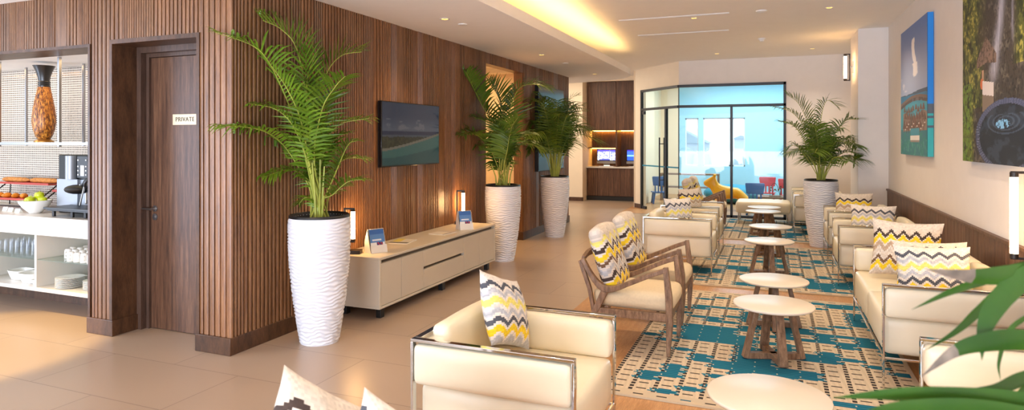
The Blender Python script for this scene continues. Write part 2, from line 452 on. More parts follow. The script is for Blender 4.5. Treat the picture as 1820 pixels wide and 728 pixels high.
# door to the private room
d = thing('door_1', 'dark walnut door with a steel lever handle in the slatted wall', 'door'); d['kind'] = 'structure'
leaf_ = MB().box(-4.93, -4.10, 3.93, 3.97, .005, 2.30).build('door_leaf', 'walnut', d, bevel=.002)
m = MB(); m.prism([(-5.015, 0), (-4.965, 0), (-4.965, 2.335), (-4.115, 2.335), (-4.115, 0), (-4.085, 0), (-4.085, 2.385), (-5.015, 2.385)], 'y', 3.86, 3.99)
m.prism([(-4.965, 0), (-4.932, 0), (-4.932, 2.303), (-4.115, 2.303), (-4.115, 2.335), (-4.965, 2.335)], 'y', 3.91, 3.99)
m.build('door_frame', 'trim_wood', d, smooth=0)
m = MB(); m.lathe([(.026, 0), (.026, .008), (.01, .009), (.01, .05)], 20)
for i, p in enumerate(m.v): m.v[i] = (p[0] - 4.88, 3.93 - p[2], p[1] + 1.02)
m.tube([(-4.985, 3.877, 1.02), (-4.865, 3.877, 1.02)], .011, 12)
m.build('door_handle', 'steel', leaf_)
m = MB(); m.lathe([(.028, 0), (.028, .008), (.01, .009), (.01, .016)], 20)
for i, p in enumerate(m.v): m.v[i] = (p[0] - 4.88, 3.93 - p[2], p[1] + .95)
m.build('lock_rose', 'steel', leaf_)
# PRIVATE sign
def text_mesh(txt, size, depth, name, mat, parent, loc, rot, spacing=1.0):
    cu = bpy.data.curves.new(name, 'FONT'); cu.body = txt; cu.size = size; cu.extrude = depth; cu.align_x = 'CENTER'; cu.align_y = 'CENTER'; cu.space_character = spacing
    t = bpy.data.objects.new(name, cu); COL.objects.link(t)
    dg = bpy.context.evaluated_depsgraph_get(); me = bpy.data.meshes.new_from_object(t.evaluated_get(dg))
    bpy.data.objects.remove(t); me.materials.clear(); me.materials.append(M[mat])
    o = bpy.data.objects.new(name, me); COL.objects.link(o); o.parent = parent; o.location = loc; o.rotation_euler = rot; return o
t = thing('door_sign', 'pale metal plate lettered PRIVATE on the dark walnut door', 'sign', (-4.53, 3.928, 1.772))
MB().box(-.14, .14, -.006, .002, -.045, .045).build('plate', 'sign_plate', t, bevel=.002)
text_mesh('PRIVATE', .052, .001, 'lettering', 'dark_metal', t, (0, -.007, 0), (PI / 2, 0, 0), 1.12)

# right wall, wainscot, column, back walls
one('wall_right', 'wall_white', (XR, XR + .15, NEAR, 14.15, 0, HIGH))
one('column', 'wall_white', (1.15, XR + .01, 10.93, 11.95, 0, HIGH))
m = MB(); r = random.Random(5); y = NEAR
while y < 10.92:
    w = min(r.choice((.1, .13, .13, .16)), 10.925 - y); k = r.uniform(.82, 1.15)
    m.box(XR - .02, XR + .01, y, y + w - .004, .1, .86, 0, (k, k, k)); y += w
m.box(XR - .012, XR + .01, NEAR, 10.925, .1, .86, 0, (.5, .5, .5))
m.box(XR - .034, XR + .01, NEAR, 10.925, .86, .885, 0, (.95, .95, .95)); m.box(XR - .03, XR + .01, NEAR, 10.925, 0, .1, 0, (.8, .8, .8))
structure(m.build('trim_wainscot', 'wainscot', bevel=.002, smooth=0))
one('wall_back', 'wall_white', (-1.895, XR + .02, 14.0, 14.12, 2.77, HIGH), (.2, XR + .02, 14.0, 14.12, 0, 2.77))
AD = Vector((-1.195, 1.36, 0)).normalized(); AN = Vector((-AD.y, AD.x, 0)) * -1     # angled wall: direction and the way it looks away from the camera
AM = Matrix(((AD.x, -AD.y, 0, -1.895), (AD.y, AD.x, 0, 14.0), (0, 0, 1, 0), (0, 0, 0, 1)))
AL = 1.54
m = MB(); m.box(0, 1.84, -.12, 0, 2.77, HIGH, mat=AM); m.box(AL, 1.84, -.12, 0, 0, 2.77, mat=AM)
structure(m.build('wall_angled', 'wall_cream', smooth=0))
e = AM @ Vector((1.84, 0, 0))
one('wall_side', 'wall_cream', (e.x - .02, e.x + .1, e.y - .02, 17.5, 0, HIGH))
m = MB(); m.box(AL + .02, 1.86, 0, .018, 0, .1, mat=AM); structure(m.build('baseboard_angled', 'dark_wood', smooth=0))
one('wall_beyond', 'wall_cream', (-9.5, -4.7, 16.42, 16.6, 0, HIGH), (-9.5, -3.2, 17.42, 17.5, 0, HIGH), (-4.75, -3.2, 16.7, 17.42, 3.16, HIGH), (-4.82, -4.7, 16.6, 17.42, 0, HIGH))
one('baseboard_beyond', 'dark_wood', (-9.5, -4.68, 16.40, 16.43, 0, .1))
# passage behind the opening in the slatted wall
one('wall_passage', 'wall_cream', (-6.6, -6.5, 8.0, 12.0, 0, LOW), (-6.5, XL - .15, 11.1, 11.25, 0, LOW), (-6.5, XL - .15, 8.05, 8.2, 0, LOW))
one('baseboard_passage', 'dark_wood', (-6.5, XL - .15, 11.08, 11.1, 0, .1))
# kids room; its blue and far windows stand in for a reflected view
one('wall_kids', 'reflection_blue', (XR, XR + .15, 14.12, 19.7, 0, HIGH),
    (-2.64, -2.46, 19.5, 19.7, 0, HIGH), (-2.08, -1.95, 19.5, 19.7, .85, 2.25), (-1.2, -1.14, 19.5, 19.7, .85, 2.25), (-.8, XR, 19.5, 19.7, 0, HIGH), (-2.46, -.8, 19.5, 19.7, 0, .85), (-2.46, -.8, 19.5, 19.7, 2.25, HIGH))
one('wall_kids_cream', 'wall_cream', (-3.4, -3.15, 17.5, 19.7, 0, HIGH), (-3.3, -2.64, 19.5, 19.7, 0, HIGH))
one('floor_kids', 'wood_floor', (-3.2, XR, 14.13, 19.5, 0, .004))
for k, (a, b) in enumerate(((-2.46, -2.08), (-1.95, -1.2), (-1.14, -.8))):
    w = structure(bpy.data.objects.new('window_%d' % (k + 3), None)); COL.objects.link(w)
    m = MB(); 
    for bx in ((a, a + .03, .85, 2.25), (b - .03, b, .85, 2.25), (a, b, .85, .89), (a, b, 2.21, 2.25), (a, b, 1.22, 1.24)): m.box(bx[0], bx[1], 19.56, 19.62, bx[2], bx[3])
    m.build('window_frame', 'plastic_white', w)
    MB().box(a + .03, b - .03, 19.585, 19.591, .87, 2.23).build('pane', 'glass', w)

# glass partition with black frame
w = bpy.data.objects.new('window_1', None); COL.objects.link(w); structure(w)
m = MB(); T = .03
for bx in ((-1.895, .2, 2.715, 2.77), (-1.895, .2, 2.285, 2.34), (.15, .2, 0, 2.77), (-.86, -.81, 0, 2.3), (-1.895, .2, 0, .06)): m.box(bx[0], bx[1], 14.0 - T, 14.0 + T, bx[2], bx[3])
m.box(-1.905, -1.885, 13.985, 14.01, 0, 2.77)
m.build('frame', 'black', w, bevel=.003)
for a, b, z0, z1 in ((-1.885, -.86, .06, 2.285), (-.81, -.195, .06, 2.285), (-.19, .15, .06, 2.285), (-1.885, -.195, 2.34, 2.715), (-.19, .15, 2.34, 2.715)):
    MB().box(a, b, 13.995, 14.005, z0, z1).build('pane', 'glass_blue', w)
w = bpy.data.objects.new('window_2', None); COL.objects.link(w); structure(w)
m = MB()
for bx in ((0, AL, 2.715, 2.77), (0, AL, 2.285, 2.34), (AL - .05, AL, 0, 2.77), (.45, .51, 0, 2.3), (0, .48, 0, .06)): m.box(bx[0], bx[1], -T, T, bx[2], bx[3], mat=AM)
m.build('frame', 'black', w, bevel=.003)
for a, b, z0, z1 in ((.01, .45, .06, 2.285), (.01, AL - .05, 2.34, 2.715)): MB().box(a, b, -.005, .005, z0, z1, mat=AM).build('pane', 'glass', w)
w = bpy.data.objects.new('door_2', None); COL.objects.link(w); structure(w)
MB().box(.52, AL - .06, -.006, .006, .015, 2.275, mat=AM).build('pane', 'glass', w)
m = MB()
for yy in (.06, -.06):
    m.tube([AM @ Vector((.66, yy, .58)), AM @ Vector((.66, yy, 1.66))], .016, 10)
for z in (.72, 1.52): m.tube([AM @ Vector((.66, -.06, z)), AM @ Vector((.66, .06, z))], .01, 8)
m.build('door_handle', 'black', w)
m = MB(); m.box(AL - .17, AL - .06, -.02, .02, 2.2, 2.275, mat=AM); m.box(AL - .22, AL - .05, -.02, .02, .0, .07, mat=AM); m.build('hinge', 'black', w)
m = MB(); m.box(.02, AL - .06, -.0075, .0075, 1.0, 1.03, mat=AM)
m.build('safety_stripe', 'teal', w)

# ceiling fixtures
def downlight(x, y, z, label):
    t = thing('ceiling_downlight', label, 'light', (x, y, z), 0, 'round ceiling downlights')
    MB().lathe([(.034, -.001), (.05, -.002), (.052, -.006), (.046, -.008), (.034, -.004)], 20).build('trim_ring', 'plastic_white', t)
    MB().lathe([(.001, -.003), (.034, -.005)], 20, cap=False).build('lens', 'bulb', t)
LOWL = [(-3.1, 5.79), (-3.11, 8.74), (-3.1, 11.64)]; HIL = [(-1.03, 9.1), (.63, 9.02), (.626, 12.94), (-1.044, 13.0)]
for (x, y), l in zip(LOWL, ('glowing yellow downlight in low ceiling, nearest the television', 'glowing yellow downlight in low ceiling, before the opening with palms', 'glowing small downlight at the far rounded end of low ceiling')): downlight(x, y, LOW, l)
for (x, y), l in zip(HIL, ('yellow downlight in high ceiling, nearest the glowing cove', 'yellow downlight in high ceiling, nearest the camera by the right wall', 'small downlight in high ceiling close to the column and wall light', 'small downlight in high ceiling above the glass partition')): downlight(x, y, HIGH, l)
def disc_fixture(name, label, cat, x, y, z, prof):
    tag(MB().lathe(prof, 20, (0, 0, 0)).build(name, 'plastic_white'), label, cat).location = (x, y, z)
disc_fixture('smoke_detector', 'round white smoke detector on high ceiling, beyond the other one', 'detector', -.205, 11.34, HIGH, [(.058, 0), (.058, -.018), (.045, -.022), (.03, -.05), (.012, -.052)])
disc_fixture('smoke_detector', 'flat round white detector on high ceiling between two downlights', 'detector', -.168, 8.92, HIGH, [(.07, 0), (.068, -.012), (.05, -.02), (.01, -.022)])
disc_fixture('ceiling_sprinkler', 'flat white sprinkler cap on low ceiling near the television', 'sprinkler', -3.073, 6.14, LOW, [(.05, 0), (.05, -.006), (.04, -.01), (.01, -.011)])
disc_fixture('ceiling_sprinkler', 'flat white sprinkler cap on low ceiling above the far palms', 'sprinkler', -3.1, 9.85, LOW, [(.05, 0), (.05, -.006), (.04, -.01), (.01, -.011)])
for x0, x1, y, l in ((-2.02, -.56, 8.9, 'nearer long white slot diffuser in the high ceiling'), (-2.03, -.65, 10.29, 'farther long white slot diffuser in the high ceiling')):
    m = MB(); m.box(x0, x1, y - .03, y - .012, HIGH - .006, HIGH); m.box(x0, x1, y + .012, y + .03, HIGH - .006, HIGH); m.box(x0, x1, y - .012, y + .012, HIGH - .002, HIGH)
    tag(m.build('slot_diffuser', 'plastic_white'), l, 'vent', 'slot diffusers in the high ceiling')
m = MB(); vx, vy = -4.55, 10.4
for bx in ((-.3, .3, -.3, -.27), (-.3, .3, .27, .3), (-.3, -.27, -.3, .3), (.27, .3, -.3, .3)): m.box(vx + bx[0], vx + bx[1], vy + bx[2], vy + bx[3], LOW - .012, LOW)
for k in range(9): m.box(vx - .27, vx + .27, vy - .25 + k * .06, vy - .225 + k * .06, LOW - .01, LOW - .002)
tag(m.build('ceiling_vent', 'plastic_white'), 'square white air vent in the passage ceiling behind the palms', 'vent')

# ================================================================== PATTERNS
BEI, CRM, DRK, YEL, GRE, TAN, BRN, GRY, PAL_Y, SLT = (204, 192, 178), (216, 207, 196), (66, 52, 46), (232, 198, 36), (198, 184, 168), (180, 156, 132), (112, 84, 62), (176, 176, 180), (222, 208, 110), (76, 78, 86)
# bands from the bottom up: (share of the height, colour)
PAL_WARM = [(.09, GRE), (.03, CRM), (.09, YEL), (.025, CRM), (.07, BRN), (.05, CRM), (.06, BEI), (.06, CRM), (.09, TAN), (.03, CRM), (.10, YEL), (.025, CRM), (.075, DRK), (.3, BEI)]
PAL_COOL = [(.09, GRY), (.04, CRM), (.09, YEL), (.03, CRM), (.07, SLT), (.06, CRM), (.07, GRY), (.07, CRM), (.08, PAL_Y), (.04, CRM), (.08, GRY), (.03, CRM), (.075, SLT), (.3, CRM)]
PAL_CHAIR = [(.05, DRK), (.05, TAN), (.09, YEL), (.04, CRM), (.06, DRK), (.06, BEI), (.06, GRY), (.04, CRM), (.05, BRN), (.05, BEI), (.08, YEL), (.04, CRM), (.06, DRK), (.05, CRM), (.06, PAL_Y), (.3, BEI)]
def zigzag(u, v, pal, freq=5.0, amp=.09, bands=9, q=36, ph=0.0):
    """stepped chevrons: u,v in 0..1"""
    u = math.floor(u * q) / q; tri = abs(((u * freq + ph) % 1) * 2 - 1)
    k = math.floor((v + amp * (tri - .5)) * q + .5) / q; c = pal[-1][1]
    for sh, cc in pal:
        k -= sh
        if k < 1e-6: c = cc; break
    h = math.sin(u * 913.7 + v * 377.1) * 43758.5; h -= math.floor(h)
    return tuple(Lin(np.array(c) * (.93 + .12 * h)))

def pillow_mesh(mb, w, h, t, pal, freq, n=44, mi=0, ph=0.0, bands=9, seed=0):
    """cushion standing in the local xz plane (front towards -y), base at z=0"""
    r = random.Random(seed); sx = r.uniform(-.03, .03)
    for sg in (-1, 1):
        vs = []; fs = []; cs = []
        for i in range(n + 1):
            for j in range(n + 1):
                a = i / n * 2 - 1; b = j / n * 2 - 1
                th = t / 2 * ((1 - abs(a) ** 2.6) * (1 - abs(b) ** 2.6)) ** .62
                x = a * (1 - .085 * (1 - b * b)) * w / 2 + sx * b * w / 2 * .5
                z = b * (1 - .085 * (1 - a * a)) * h / 2 + h / 2
                wr = .003 * math.sin(a * 9 + b * 5 + seed) * (1 - a * a)
                vs.append((x, sg * (th + wr * (th > .004)), z))
        for i in range(n):
            for j in range(n):
                q = (i * (n + 1) + j, (i + 1) * (n + 1) + j, (i + 1) * (n + 1) + j + 1, i * (n + 1) + j + 1)
                fs.append(q if sg < 0 else q[::-1]); cs.append(zigzag((i + .5) / n, (j + .5) / n, pal, freq, .1, bands, n, ph))
        mb.add(vs, fs, mi, cs)
def pillow(label, loc, rz, tilt, w=.48, h=.46, t=.15, pal=PAL_WARM, freq=5, ph=0.0, roll=0.0, seed=0, group=None, bands=9):
    m = MB(); pillow_mesh(m, w, h, t, pal, freq, ph=ph, seed=seed, bands=bands)
    o = m.build('throw_pillow', 'pattern', weld=True, smooth=60)
    o.location = loc; o.rotation_euler = (Matrix.Rotation(rz, 3, 'Z') @ Matrix.Rotation(tilt, 3, 'X') @ Matrix.Rotation(roll, 3, 'Y')).to_euler()
    return tag(o, label, 'pillow', group or 'zigzag throw pillows')

# ================================================================== RUGS
def rug(label, x0, x1, y0, y1, seed):
    r = random.Random(seed); NC = 13; RP = .098; NR = int((y1 - y0) / RP)
    cw_ = (x1 - x0) / NC; lab = np.zeros((NC, NR), int)
    for k in range(int(NC * NR * .20)):                      # teal clusters that grow along the rows
        c, q = r.randrange(NC), r.randrange(NR)
        if c < 4 and r.random() < .5: continue
        for s_ in range(r.randint(2, 6)):
            if 0 <= c < NC and 0 <= q < NR: lab[c, q] = 1
            dc, dq = r.choice(((1, -1), (1, -1), (-1, -1), (1, 0), (1, 1), (0, 1), (2, -1), (-1, 1))); c += dc; q += dq
    PX = 16; PY = 6; nx = NC * PX; ny = NR * PY
    cols = np.zeros((nx, ny, 3))
    beige = np.array((202, 184, 158)); dark = np.array((58, 52, 50)); teal = np.array((44, 116, 138)); teal2 = np.array((26, 94, 120))
    for i in range(nx):
        for j in range(ny):
            c, a = divmod(i, PX); q, b = divmod(j, PY)
            col = beige * (1.0 + .03 * math.sin(i * 1.7 + j * .3))
            if a in (0, 1, 2) and b in (0, 1, 3, 4): col = dark                   # dotted seams between the columns
            elif b == 2 and 5 <= a <= 11 and not lab[c, q]: col = dark           # one dash in each block
            sp = ((j * 7 + c * 3 + q) % 3) - 1
            left = lab[c, q] and (a >= 1 - (sp if not (c > 0 and lab[c - 1, q]) else 9))
            right_spill = c > 0 and lab[c - 1, q] and not lab[c, q] and a < 2 + sp and 0 < b < 4
            if lab[c, q] and b < 5 + (q + 1 < NR and lab[c, q + 1]): 
                edge_ = (b in (0, 4)) and ((a < 4 and not (c > 0 and lab[c - 1, q])) or (a > 12 and not (c + 1 < NC and lab[c + 1, q])))
                if left and not edge_ and not (a == 1 and b == 2): col = teal if (j % 2) else teal2
            elif right_spill and b < 5: col = teal
            if c + 1 < NC and lab[c + 1, q] and not lab[c, q] and a > 13 - sp and 0 < b < 4: col = teal
            if q == 0 or q == NR - 1 or c == NC - 1 and a > 12:
                if not (b == 2 and 5 <= a <= 11): col = beige * .97
            cols[i, j] = col
    cols = Lin(cols)
    m = MB(); vs = []; fs = []; cs = []; z = .014
    xs = [x0 + (x1 - x0) * i / nx for i in range(nx + 1)]; ys = [y0 + (y1 - y0) * j / ny for j in range(ny + 1)]
    for i in range(nx + 1):
        for j in range(ny + 1): vs.append((xs[i], ys[j], z))
    for i in range(nx):
        for j in range(ny):
            fs.append((i * (ny + 1) + j, (i + 1) * (ny + 1) + j, (i + 1) * (ny + 1) + j + 1, i * (ny + 1) + j + 1)); cs.append(tuple(cols[i, j]))
    m.add(vs, fs, 0, cs)
    e = tuple(Lin((190, 170, 140)))
    for a, b in (((x0, y0), (x1, y0)), ((x1, y0), (x1, y1)), ((x1, y1), (x0, y1)), ((x0, y1), (x0, y0))):
        m.add([(a[0], a[1], .001), (b[0], b[1], .001), (b[0], b[1], z), (a[0], a[1], z)], [(0, 1, 2, 3)], 0, e)
    o = m.build('patterned_rug', 'rug', smooth=0); tag(o, label, 'rug', 'beige and teal rugs')
rug('beige and teal woven rug under the nearest pair of round tables', -1.02, .87, 4.0, 7.06, 2)
rug('beige and teal woven rug between the two facing rows of ivory armchairs', -1.02, .87, 7.37, 10.42, 9)
rug('beige and teal woven rug farthest away, in front of glass partition', -1.0, .87, 10.96, 13.9, 4)

# ================================================================== IVORY ARMCHAIRS AND SOFA (front towards +x)
RUGZ = .0152
def ivory_seat(name, label, cat, W, nseat, loc, rz, group):
    t = thing(name, label, cat, loc, rz, group); hw = W / 2; fx_, bx_ = .40, -.40
    m = MB()
    for s in (-1, 1):                                        # flat bar rails and posts
        m.box(bx_, fx_, s * hw - (.034 if s > 0 else 0), s * hw + (.034 if s < 0 else 0), .653, .667)
        y0, y1 = (hw - .034, hw) if s > 0 else (-hw, -hw + .034)
        m.box(fx_ - .012, fx_, y0, y1, 0, .653); m.box(bx_, bx_ + .012, y0, y1, 0, .653)
        m.box(bx_, fx_, y0 + .01, y1 - .01, .185, .199)
    m.box(bx_, bx_ + .034, -hw + .034, hw - .034, .653, .667)
    m.box(fx_ - .014, fx_ - .002, -hw + .03, hw - .03, .185, .205); m.box(bx_ + .002, bx_ + .014, -hw + .03, hw - .03, .185, .205)
    m.build('frame', 'chrome', t, bevel=.002)
    for s in (-1, 1):
        MB().rbox((0.0, s * (hw - .045), .548), (.776, .10, .19), .026, n=8, puff=.006).build('arm_pad', 'leather', t, weld=True, smooth=60)
    MB().rbox((bx_ + .05, 0, .548), (.09, W - .2, .19), .026, n=8, puff=.004).build('back_pad', 'leather', t, weld=True, smooth=60)
    inner = W - .2
    for k in range(nseat):
        w = inner / nseat if nseat > 1 else W - .08; yc = (-inner / 2 + w * (k + .5)) if nseat > 1 else 0
        if nseat > 1: w += .06; yc += .03 * (-1 if k == 0 else 1)
        MB().rbox((.008, yc, .330), (.765, w - .006, .245), .035, n=9, puff=.012).build('seat_cushion', 'leather', t, weld=True, smooth=60)
        w2 = inner / nseat; y2 = -inner / 2 + w2 * (k + .5)
        A = Matrix.Translation((-.283, y2, .468)) @ Matrix.Rotation(math.radians(-5), 4, 'Y')
        MB().rbox((0, 0, .1225), (.10, w2 - .012, .245), .03, n=10, puff=.01, mat=A).build('back_cushion', 'leather', t, weld=True, smooth=60)
    return t
GL = 'ivory leather armchairs with chrome frames'
CHA = ivory_seat('armchair', 'ivory chrome-framed armchair in the foreground, nearest complete one', 'armchair', .78, 1, (-1.19, 3.02, 0), 0, GL)
dup(CHA, (-1.16, 1.5, 0), 0, 'ivory armchair cut off at bottom edge, only its rail and cushion tops showing')
dup(CHA, (-1.08, 8.185, RUGZ), 0, 'ivory armchair just behind the two wooden chairs, its chrome side facing us')
dup(CHA, (-1.11, 9.66, RUGZ), 0, 'ivory armchair second behind the wooden chairs, on the television side')
dup(CHA, (1.035, 3.19, 0), PI, 'ivory armchair half hidden by blurred palm leaves at the right')
dup(CHA, (1.03, 8.22, RUGZ), PI, 'ivory armchair by the wainscot, next beyond the ivory sofa')
dup(CHA, (1.03, 9.745, RUGZ), PI, 'ivory armchair by the wainscot nearest the white column')
dup(CHA, (.69, 12.33, RUGZ), PI, 'ivory armchair standing behind the potted palm at the column')
dup(CHA, (.69, 13.42, RUGZ), PI, 'ivory armchair farthest away, against the wall beside glass partition')
ivory_seat('sofa', 'ivory leather two-seat sofa with chrome frame along the right wainscot', 'sofa', 1.70, 2, (1.035, 5.56, RUGZ), PI, None)

# cushions on the ivory seats
SEAT = .478
D2 = math.radians
def in_seat(x, y, z=0): return (x, y, SEAT + z)
pillow('zigzag pillow in the foreground armchair, standing askew with yellow patch', in_seat(-1.25, 3.05, .06), D2(90), D2(-20), .42, .38, .16, PAL_COOL, 4, .2, D2(20), 1)
pillow('grey and brown zigzag pillow at bottom edge, left of the pair', in_seat(-1.05, 1.23, .125), D2(84), D2(-20), .40, .40, .15, PAL_WARM, 4, .1, D2(38), 2)
pillow('zigzag pillow with a yellow top at bottom edge, right of the pair', in_seat(-.84, 1.25, .12), D2(82), D2(-17), .37, .37, .13, PAL_COOL, 3, .5, D2(38), 3)
pillow('zigzag pillow in the ivory armchair just behind the wooden chairs', in_seat(-1.07, 8.16, RUGZ), D2(48), D2(-12), .42, .40, .15, PAL_COOL, 5, 0, 0, 4)
pillow('zigzag pillow in the ivory armchair second behind the wooden chairs', in_seat(-1.10, 9.63, RUGZ), D2(50), D2(-12), .42, .42, .15, PAL_WARM, 4, .3, 0, 5)
pillow('tall brown and yellow zigzag pillow on the ivory sofa, farthest of three', in_seat(.955, 5.95, RUGZ + .008), D2(-14), D2(-14), .50, .46, .15, PAL_WARM, 5.5, 0, D2(1), 6)
pillow('grey and yellow zigzag pillow on the ivory sofa, middle of three', in_seat(1.03, 5.32, RUGZ + .012), D2(-10), D2(-32), .46, .42, .15, PAL_COOL, 5, .3, D2(-3), 7)
pillow('zigzag pillow on the ivory sofa behind palm leaves, nearest of three', in_seat(1.0, 5.08, RUGZ + .016), D2(-6), D2(-30), .46, .41, .15, PAL_COOL, 5, .6, D2(-2), 8)
pillow('grey and white zigzag pillow on the wainscot armchair next beyond the sofa', in_seat(.985, 8.13, RUGZ), D2(-16), D2(-18), .46, .40, .15, PAL_COOL, 5, .1, 0, 9)
pillow('dark brown and yellow zigzag pillow on wainscot armchair nearest the column', in_seat(.97, 9.72, RUGZ), D2(-6), D2(-14), .46, .41, .14, PAL_WARM, 4.5, 0, 0, 10)
pillow('small yellowish pillow in the armchair behind the potted palm', in_seat(.70, 12.33, RUGZ), D2(-50), D2(-16), .40, .38, .13, PAL_WARM, 4, 0, 0, 11)

# ================================================================== WOODEN ARMCHAIRS (front towards +x)
def wood_chair(label, loc, rz, group):
    t = thing('wooden_armchair', label, 'armchair', loc, rz, group); hw = .29
    for s in (-1, 1):
        y = s * (hw - .022)
        m = MB()
        arm = cr([(.315, y, .635), (.2, y, .59), (.06, y, .525), (-.08, y, .465), (-.17, y, .47), (-.25, y, .55), (-.325, y, .675)], 6)
        n = len(arm); m.sweep(arm, [.040 + .012 * math.sin(PI * i / (n - 1)) for i in range(n)], [.034 + .016 * math.exp(-((i / (n - 1) - .62) / .15) ** 2) for i in range(n)])
        m.build('arm', 'oak', t, bevel=.005)
        MB().sweep([(.325, y, .003), (.335, y, .25), (.33, y, .43), (.305, y, .652)], [.032, .042, .042, .038], [.026, .05, .05, .036]).build('leg', 'oak', t, bevel=.005)
        MB().sweep(cr([(-.36, y, .012), (-.29, y, .14), (-.215, y, .30), (-.14, y, .462)], 4), .04, [.03] + [.036 + .018 * i / 12 for i in range(1, 13)]).build('leg', 'oak', t, bevel=.005)
        MB().sweep([(-.13, y, .46), (-.20, y, .36), (-.255, y, .36 - .05)] if False else [(-.345, y * .97, .66), (-.27, y * .97, .45), (-.235, y * .97, .27)], .03, .032).build('back_upright', 'oak', t, bevel=.005)
    m = MB()
    for s in (-1, 1): m.box(-.24, .325, s * (hw - .022) - .016, s * (hw - .022) + .016, .255, .315)
    m.box(.305, .335, -hw + .03, hw - .03, .255, .315); m.box(-.245, -.215, -hw + .03, hw - .03, .255, .315)
    m.build('seat_rail', 'oak', t, bevel=.004)
    m = MB(); m.sweep(cr([(-.325, -hw + .04, .67), (-.35, 0, .68), (-.325, hw - .04, .67)], 6), .05, .028, (.3, 0, 1)); m.build('back_rail', 'oak', t, bevel=.004)
    MB().rbox((.055, 0, .385), (.60, 2 * hw - .075, .135), .045, n=9, puff=.015).build('seat', 'seat_fabric', t, weld=True, smooth=60)
    A = Matrix.Translation((-.105, 0, .43)) @ Matrix.Rotation(math.radians(-17), 4, 'Y')
    def colf(p): return zigzag((p.y + .24) / .48, (p.z + .25) / .5 + (.02 if abs(p.x) > .05 else 0), PAL_CHAIR, 3.5, .14, 10, 34, .2)
    m = MB(); m.rbox((0, 0, .245), (.125, 2 * hw - .10, .49), .045, n=34, puff=.02, colf=colf, mat=A)
    m.build('back_cushion', 'pattern', t, weld=True, smooth=60)
    return t
GW = 'wooden armchairs with zigzag back cushions'
WC = wood_chair('wooden armchair with zigzag back cushion, nearer of the front pair', (-1.05, 5.07, RUGZ), 0, GW)
dup(WC, (-1.07, 5.93, RUGZ), 0, 'wooden armchair with zigzag back cushion, second of the front pair')
dup(WC, (-1.2, 11.6, RUGZ), 0, 'wooden armchair far back before the glass door, nearer of the two there')
dup(WC, (-1.2, 12.45, RUGZ), 0, 'wooden armchair far back before the glass door, farther of the two there')

# ================================================================== ROUND TABLES
def table(label, loc, rz, group):
    t = thing('coffee_table', label, 'table', loc, rz, group)
    MB().lathe([(.262, .378), (.276, .384), (.279, .392), (.277, .398), (.272, .4)], 56).build('table_top', 'white_top', t, smooth=50)
    for k in range(4):
        a = PI / 2 * k; c, s_ = math.cos(a), math.sin(a)
        MB().sweep([(c * .204, s_ * .204, .006), (c * .115, s_ * .115, .378)], [.062, .05], [.036, .036], (-s_, c, 0)).build('leg', 'oak', t, bevel=.004)
    m = MB()
    for a in (0, PI / 2): m.sweep([(-math.cos(a) * .19, -math.sin(a) * .19, .0225), (math.cos(a) * .19, math.sin(a) * .19, .0225)], .05, .043, (-math.sin(a), math.cos(a), 0))
    m.build('cross_base', 'oak', t, bevel=.003)
    return t
GT = 'white round tables with splayed oak legs'
TB = table('white round table cut by the bottom edge, nearest of the row', (-.032, 3.28, .0), .33, GT)
for (x, y), l, a in zip([(-.013, 5.06), (-.013, 5.94), (-.068, 8.23), (-.065, 9.62), (-.19, 11.62), (-.185, 12.32)],
    ['white round table with oak legs beside the nearer wooden armchair', 'white round table with oak legs beside the second wooden armchair', 'white round table on the middle rug, nearer of the two there',
     'white round table on the middle rug, farther of the two there', 'white round table on the farthest rug, nearer of two', 'white round table on the farthest rug, closest to the bench'], (.33, .1, .2, .6, .3, .5)):
    dup(TB, (x, y, RUGZ), a, l)

# upholstered bench before the glass partition
t = thing('bench', 'cream upholstered bench with chrome legs before the glass partition', 'bench', (-.22, 13.35, RUGZ))
MB().rbox((0, 0, .31), (.96, .74, .22), .05, n=9, puff=.014).build('seat', 'leather', t, weld=True, smooth=60)
for sx in (-1, 1):
    for sy in (-1, 1):
        MB().tube([(sx * .43, sy * .32, 0), (sx * .43, sy * .32, .21)], .014, 10).build('leg', 'chrome', t)

# ================================================================== MEDIA CABINET
t = thing('media_cabinet', 'long low cream cabinet with doors and drawers under the television', 'cabinet', (-3.49, 6.11, 0)); CX0, CX1, L2 = -.25, .25, 1.275
m = MB(); m.box(CX0, CX1, -L2, L2, .535, .557); m.box(CX0, CX1, -L2, L2, .1, .122); m.box(CX0, CX1, -L2, -L2 + .03, .122, .535); m.box(CX0, CX1, L2 - .03, L2, .122, .535); m.box(CX0, CX0 + .02, -L2 + .03, L2 - .03, .122, .535)
m.build('body', 'cab', t, bevel=.003)
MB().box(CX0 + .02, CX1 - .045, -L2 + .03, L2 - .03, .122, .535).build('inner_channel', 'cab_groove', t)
ed = [-L2 + .033, -.905, -.492, .40, .82, L2 - .033]
for k in (0, 1, 3, 4): MB().box(CX1 - .04, CX1 - .004, ed[k] + .003, ed[k + 1] - .003, .127, .502).build('door', 'cab', t, bevel=.002)
for z0, z1 in ((.127, .312), (.340, .502)): MB().box(CX1 - .04, CX1 - .004, ed[2] + .002, ed[3] - .002, z0, z1).build('drawer', 'cab', t, bevel=.002)
for sx in (-.19, .18):
    for y in (-1.16, 0, 1.16): MB().box(sx - .025, sx + .025, y - .03, y + .03, 0, .1).build('leg', 'black', t, bevel=.003)
CT = .557
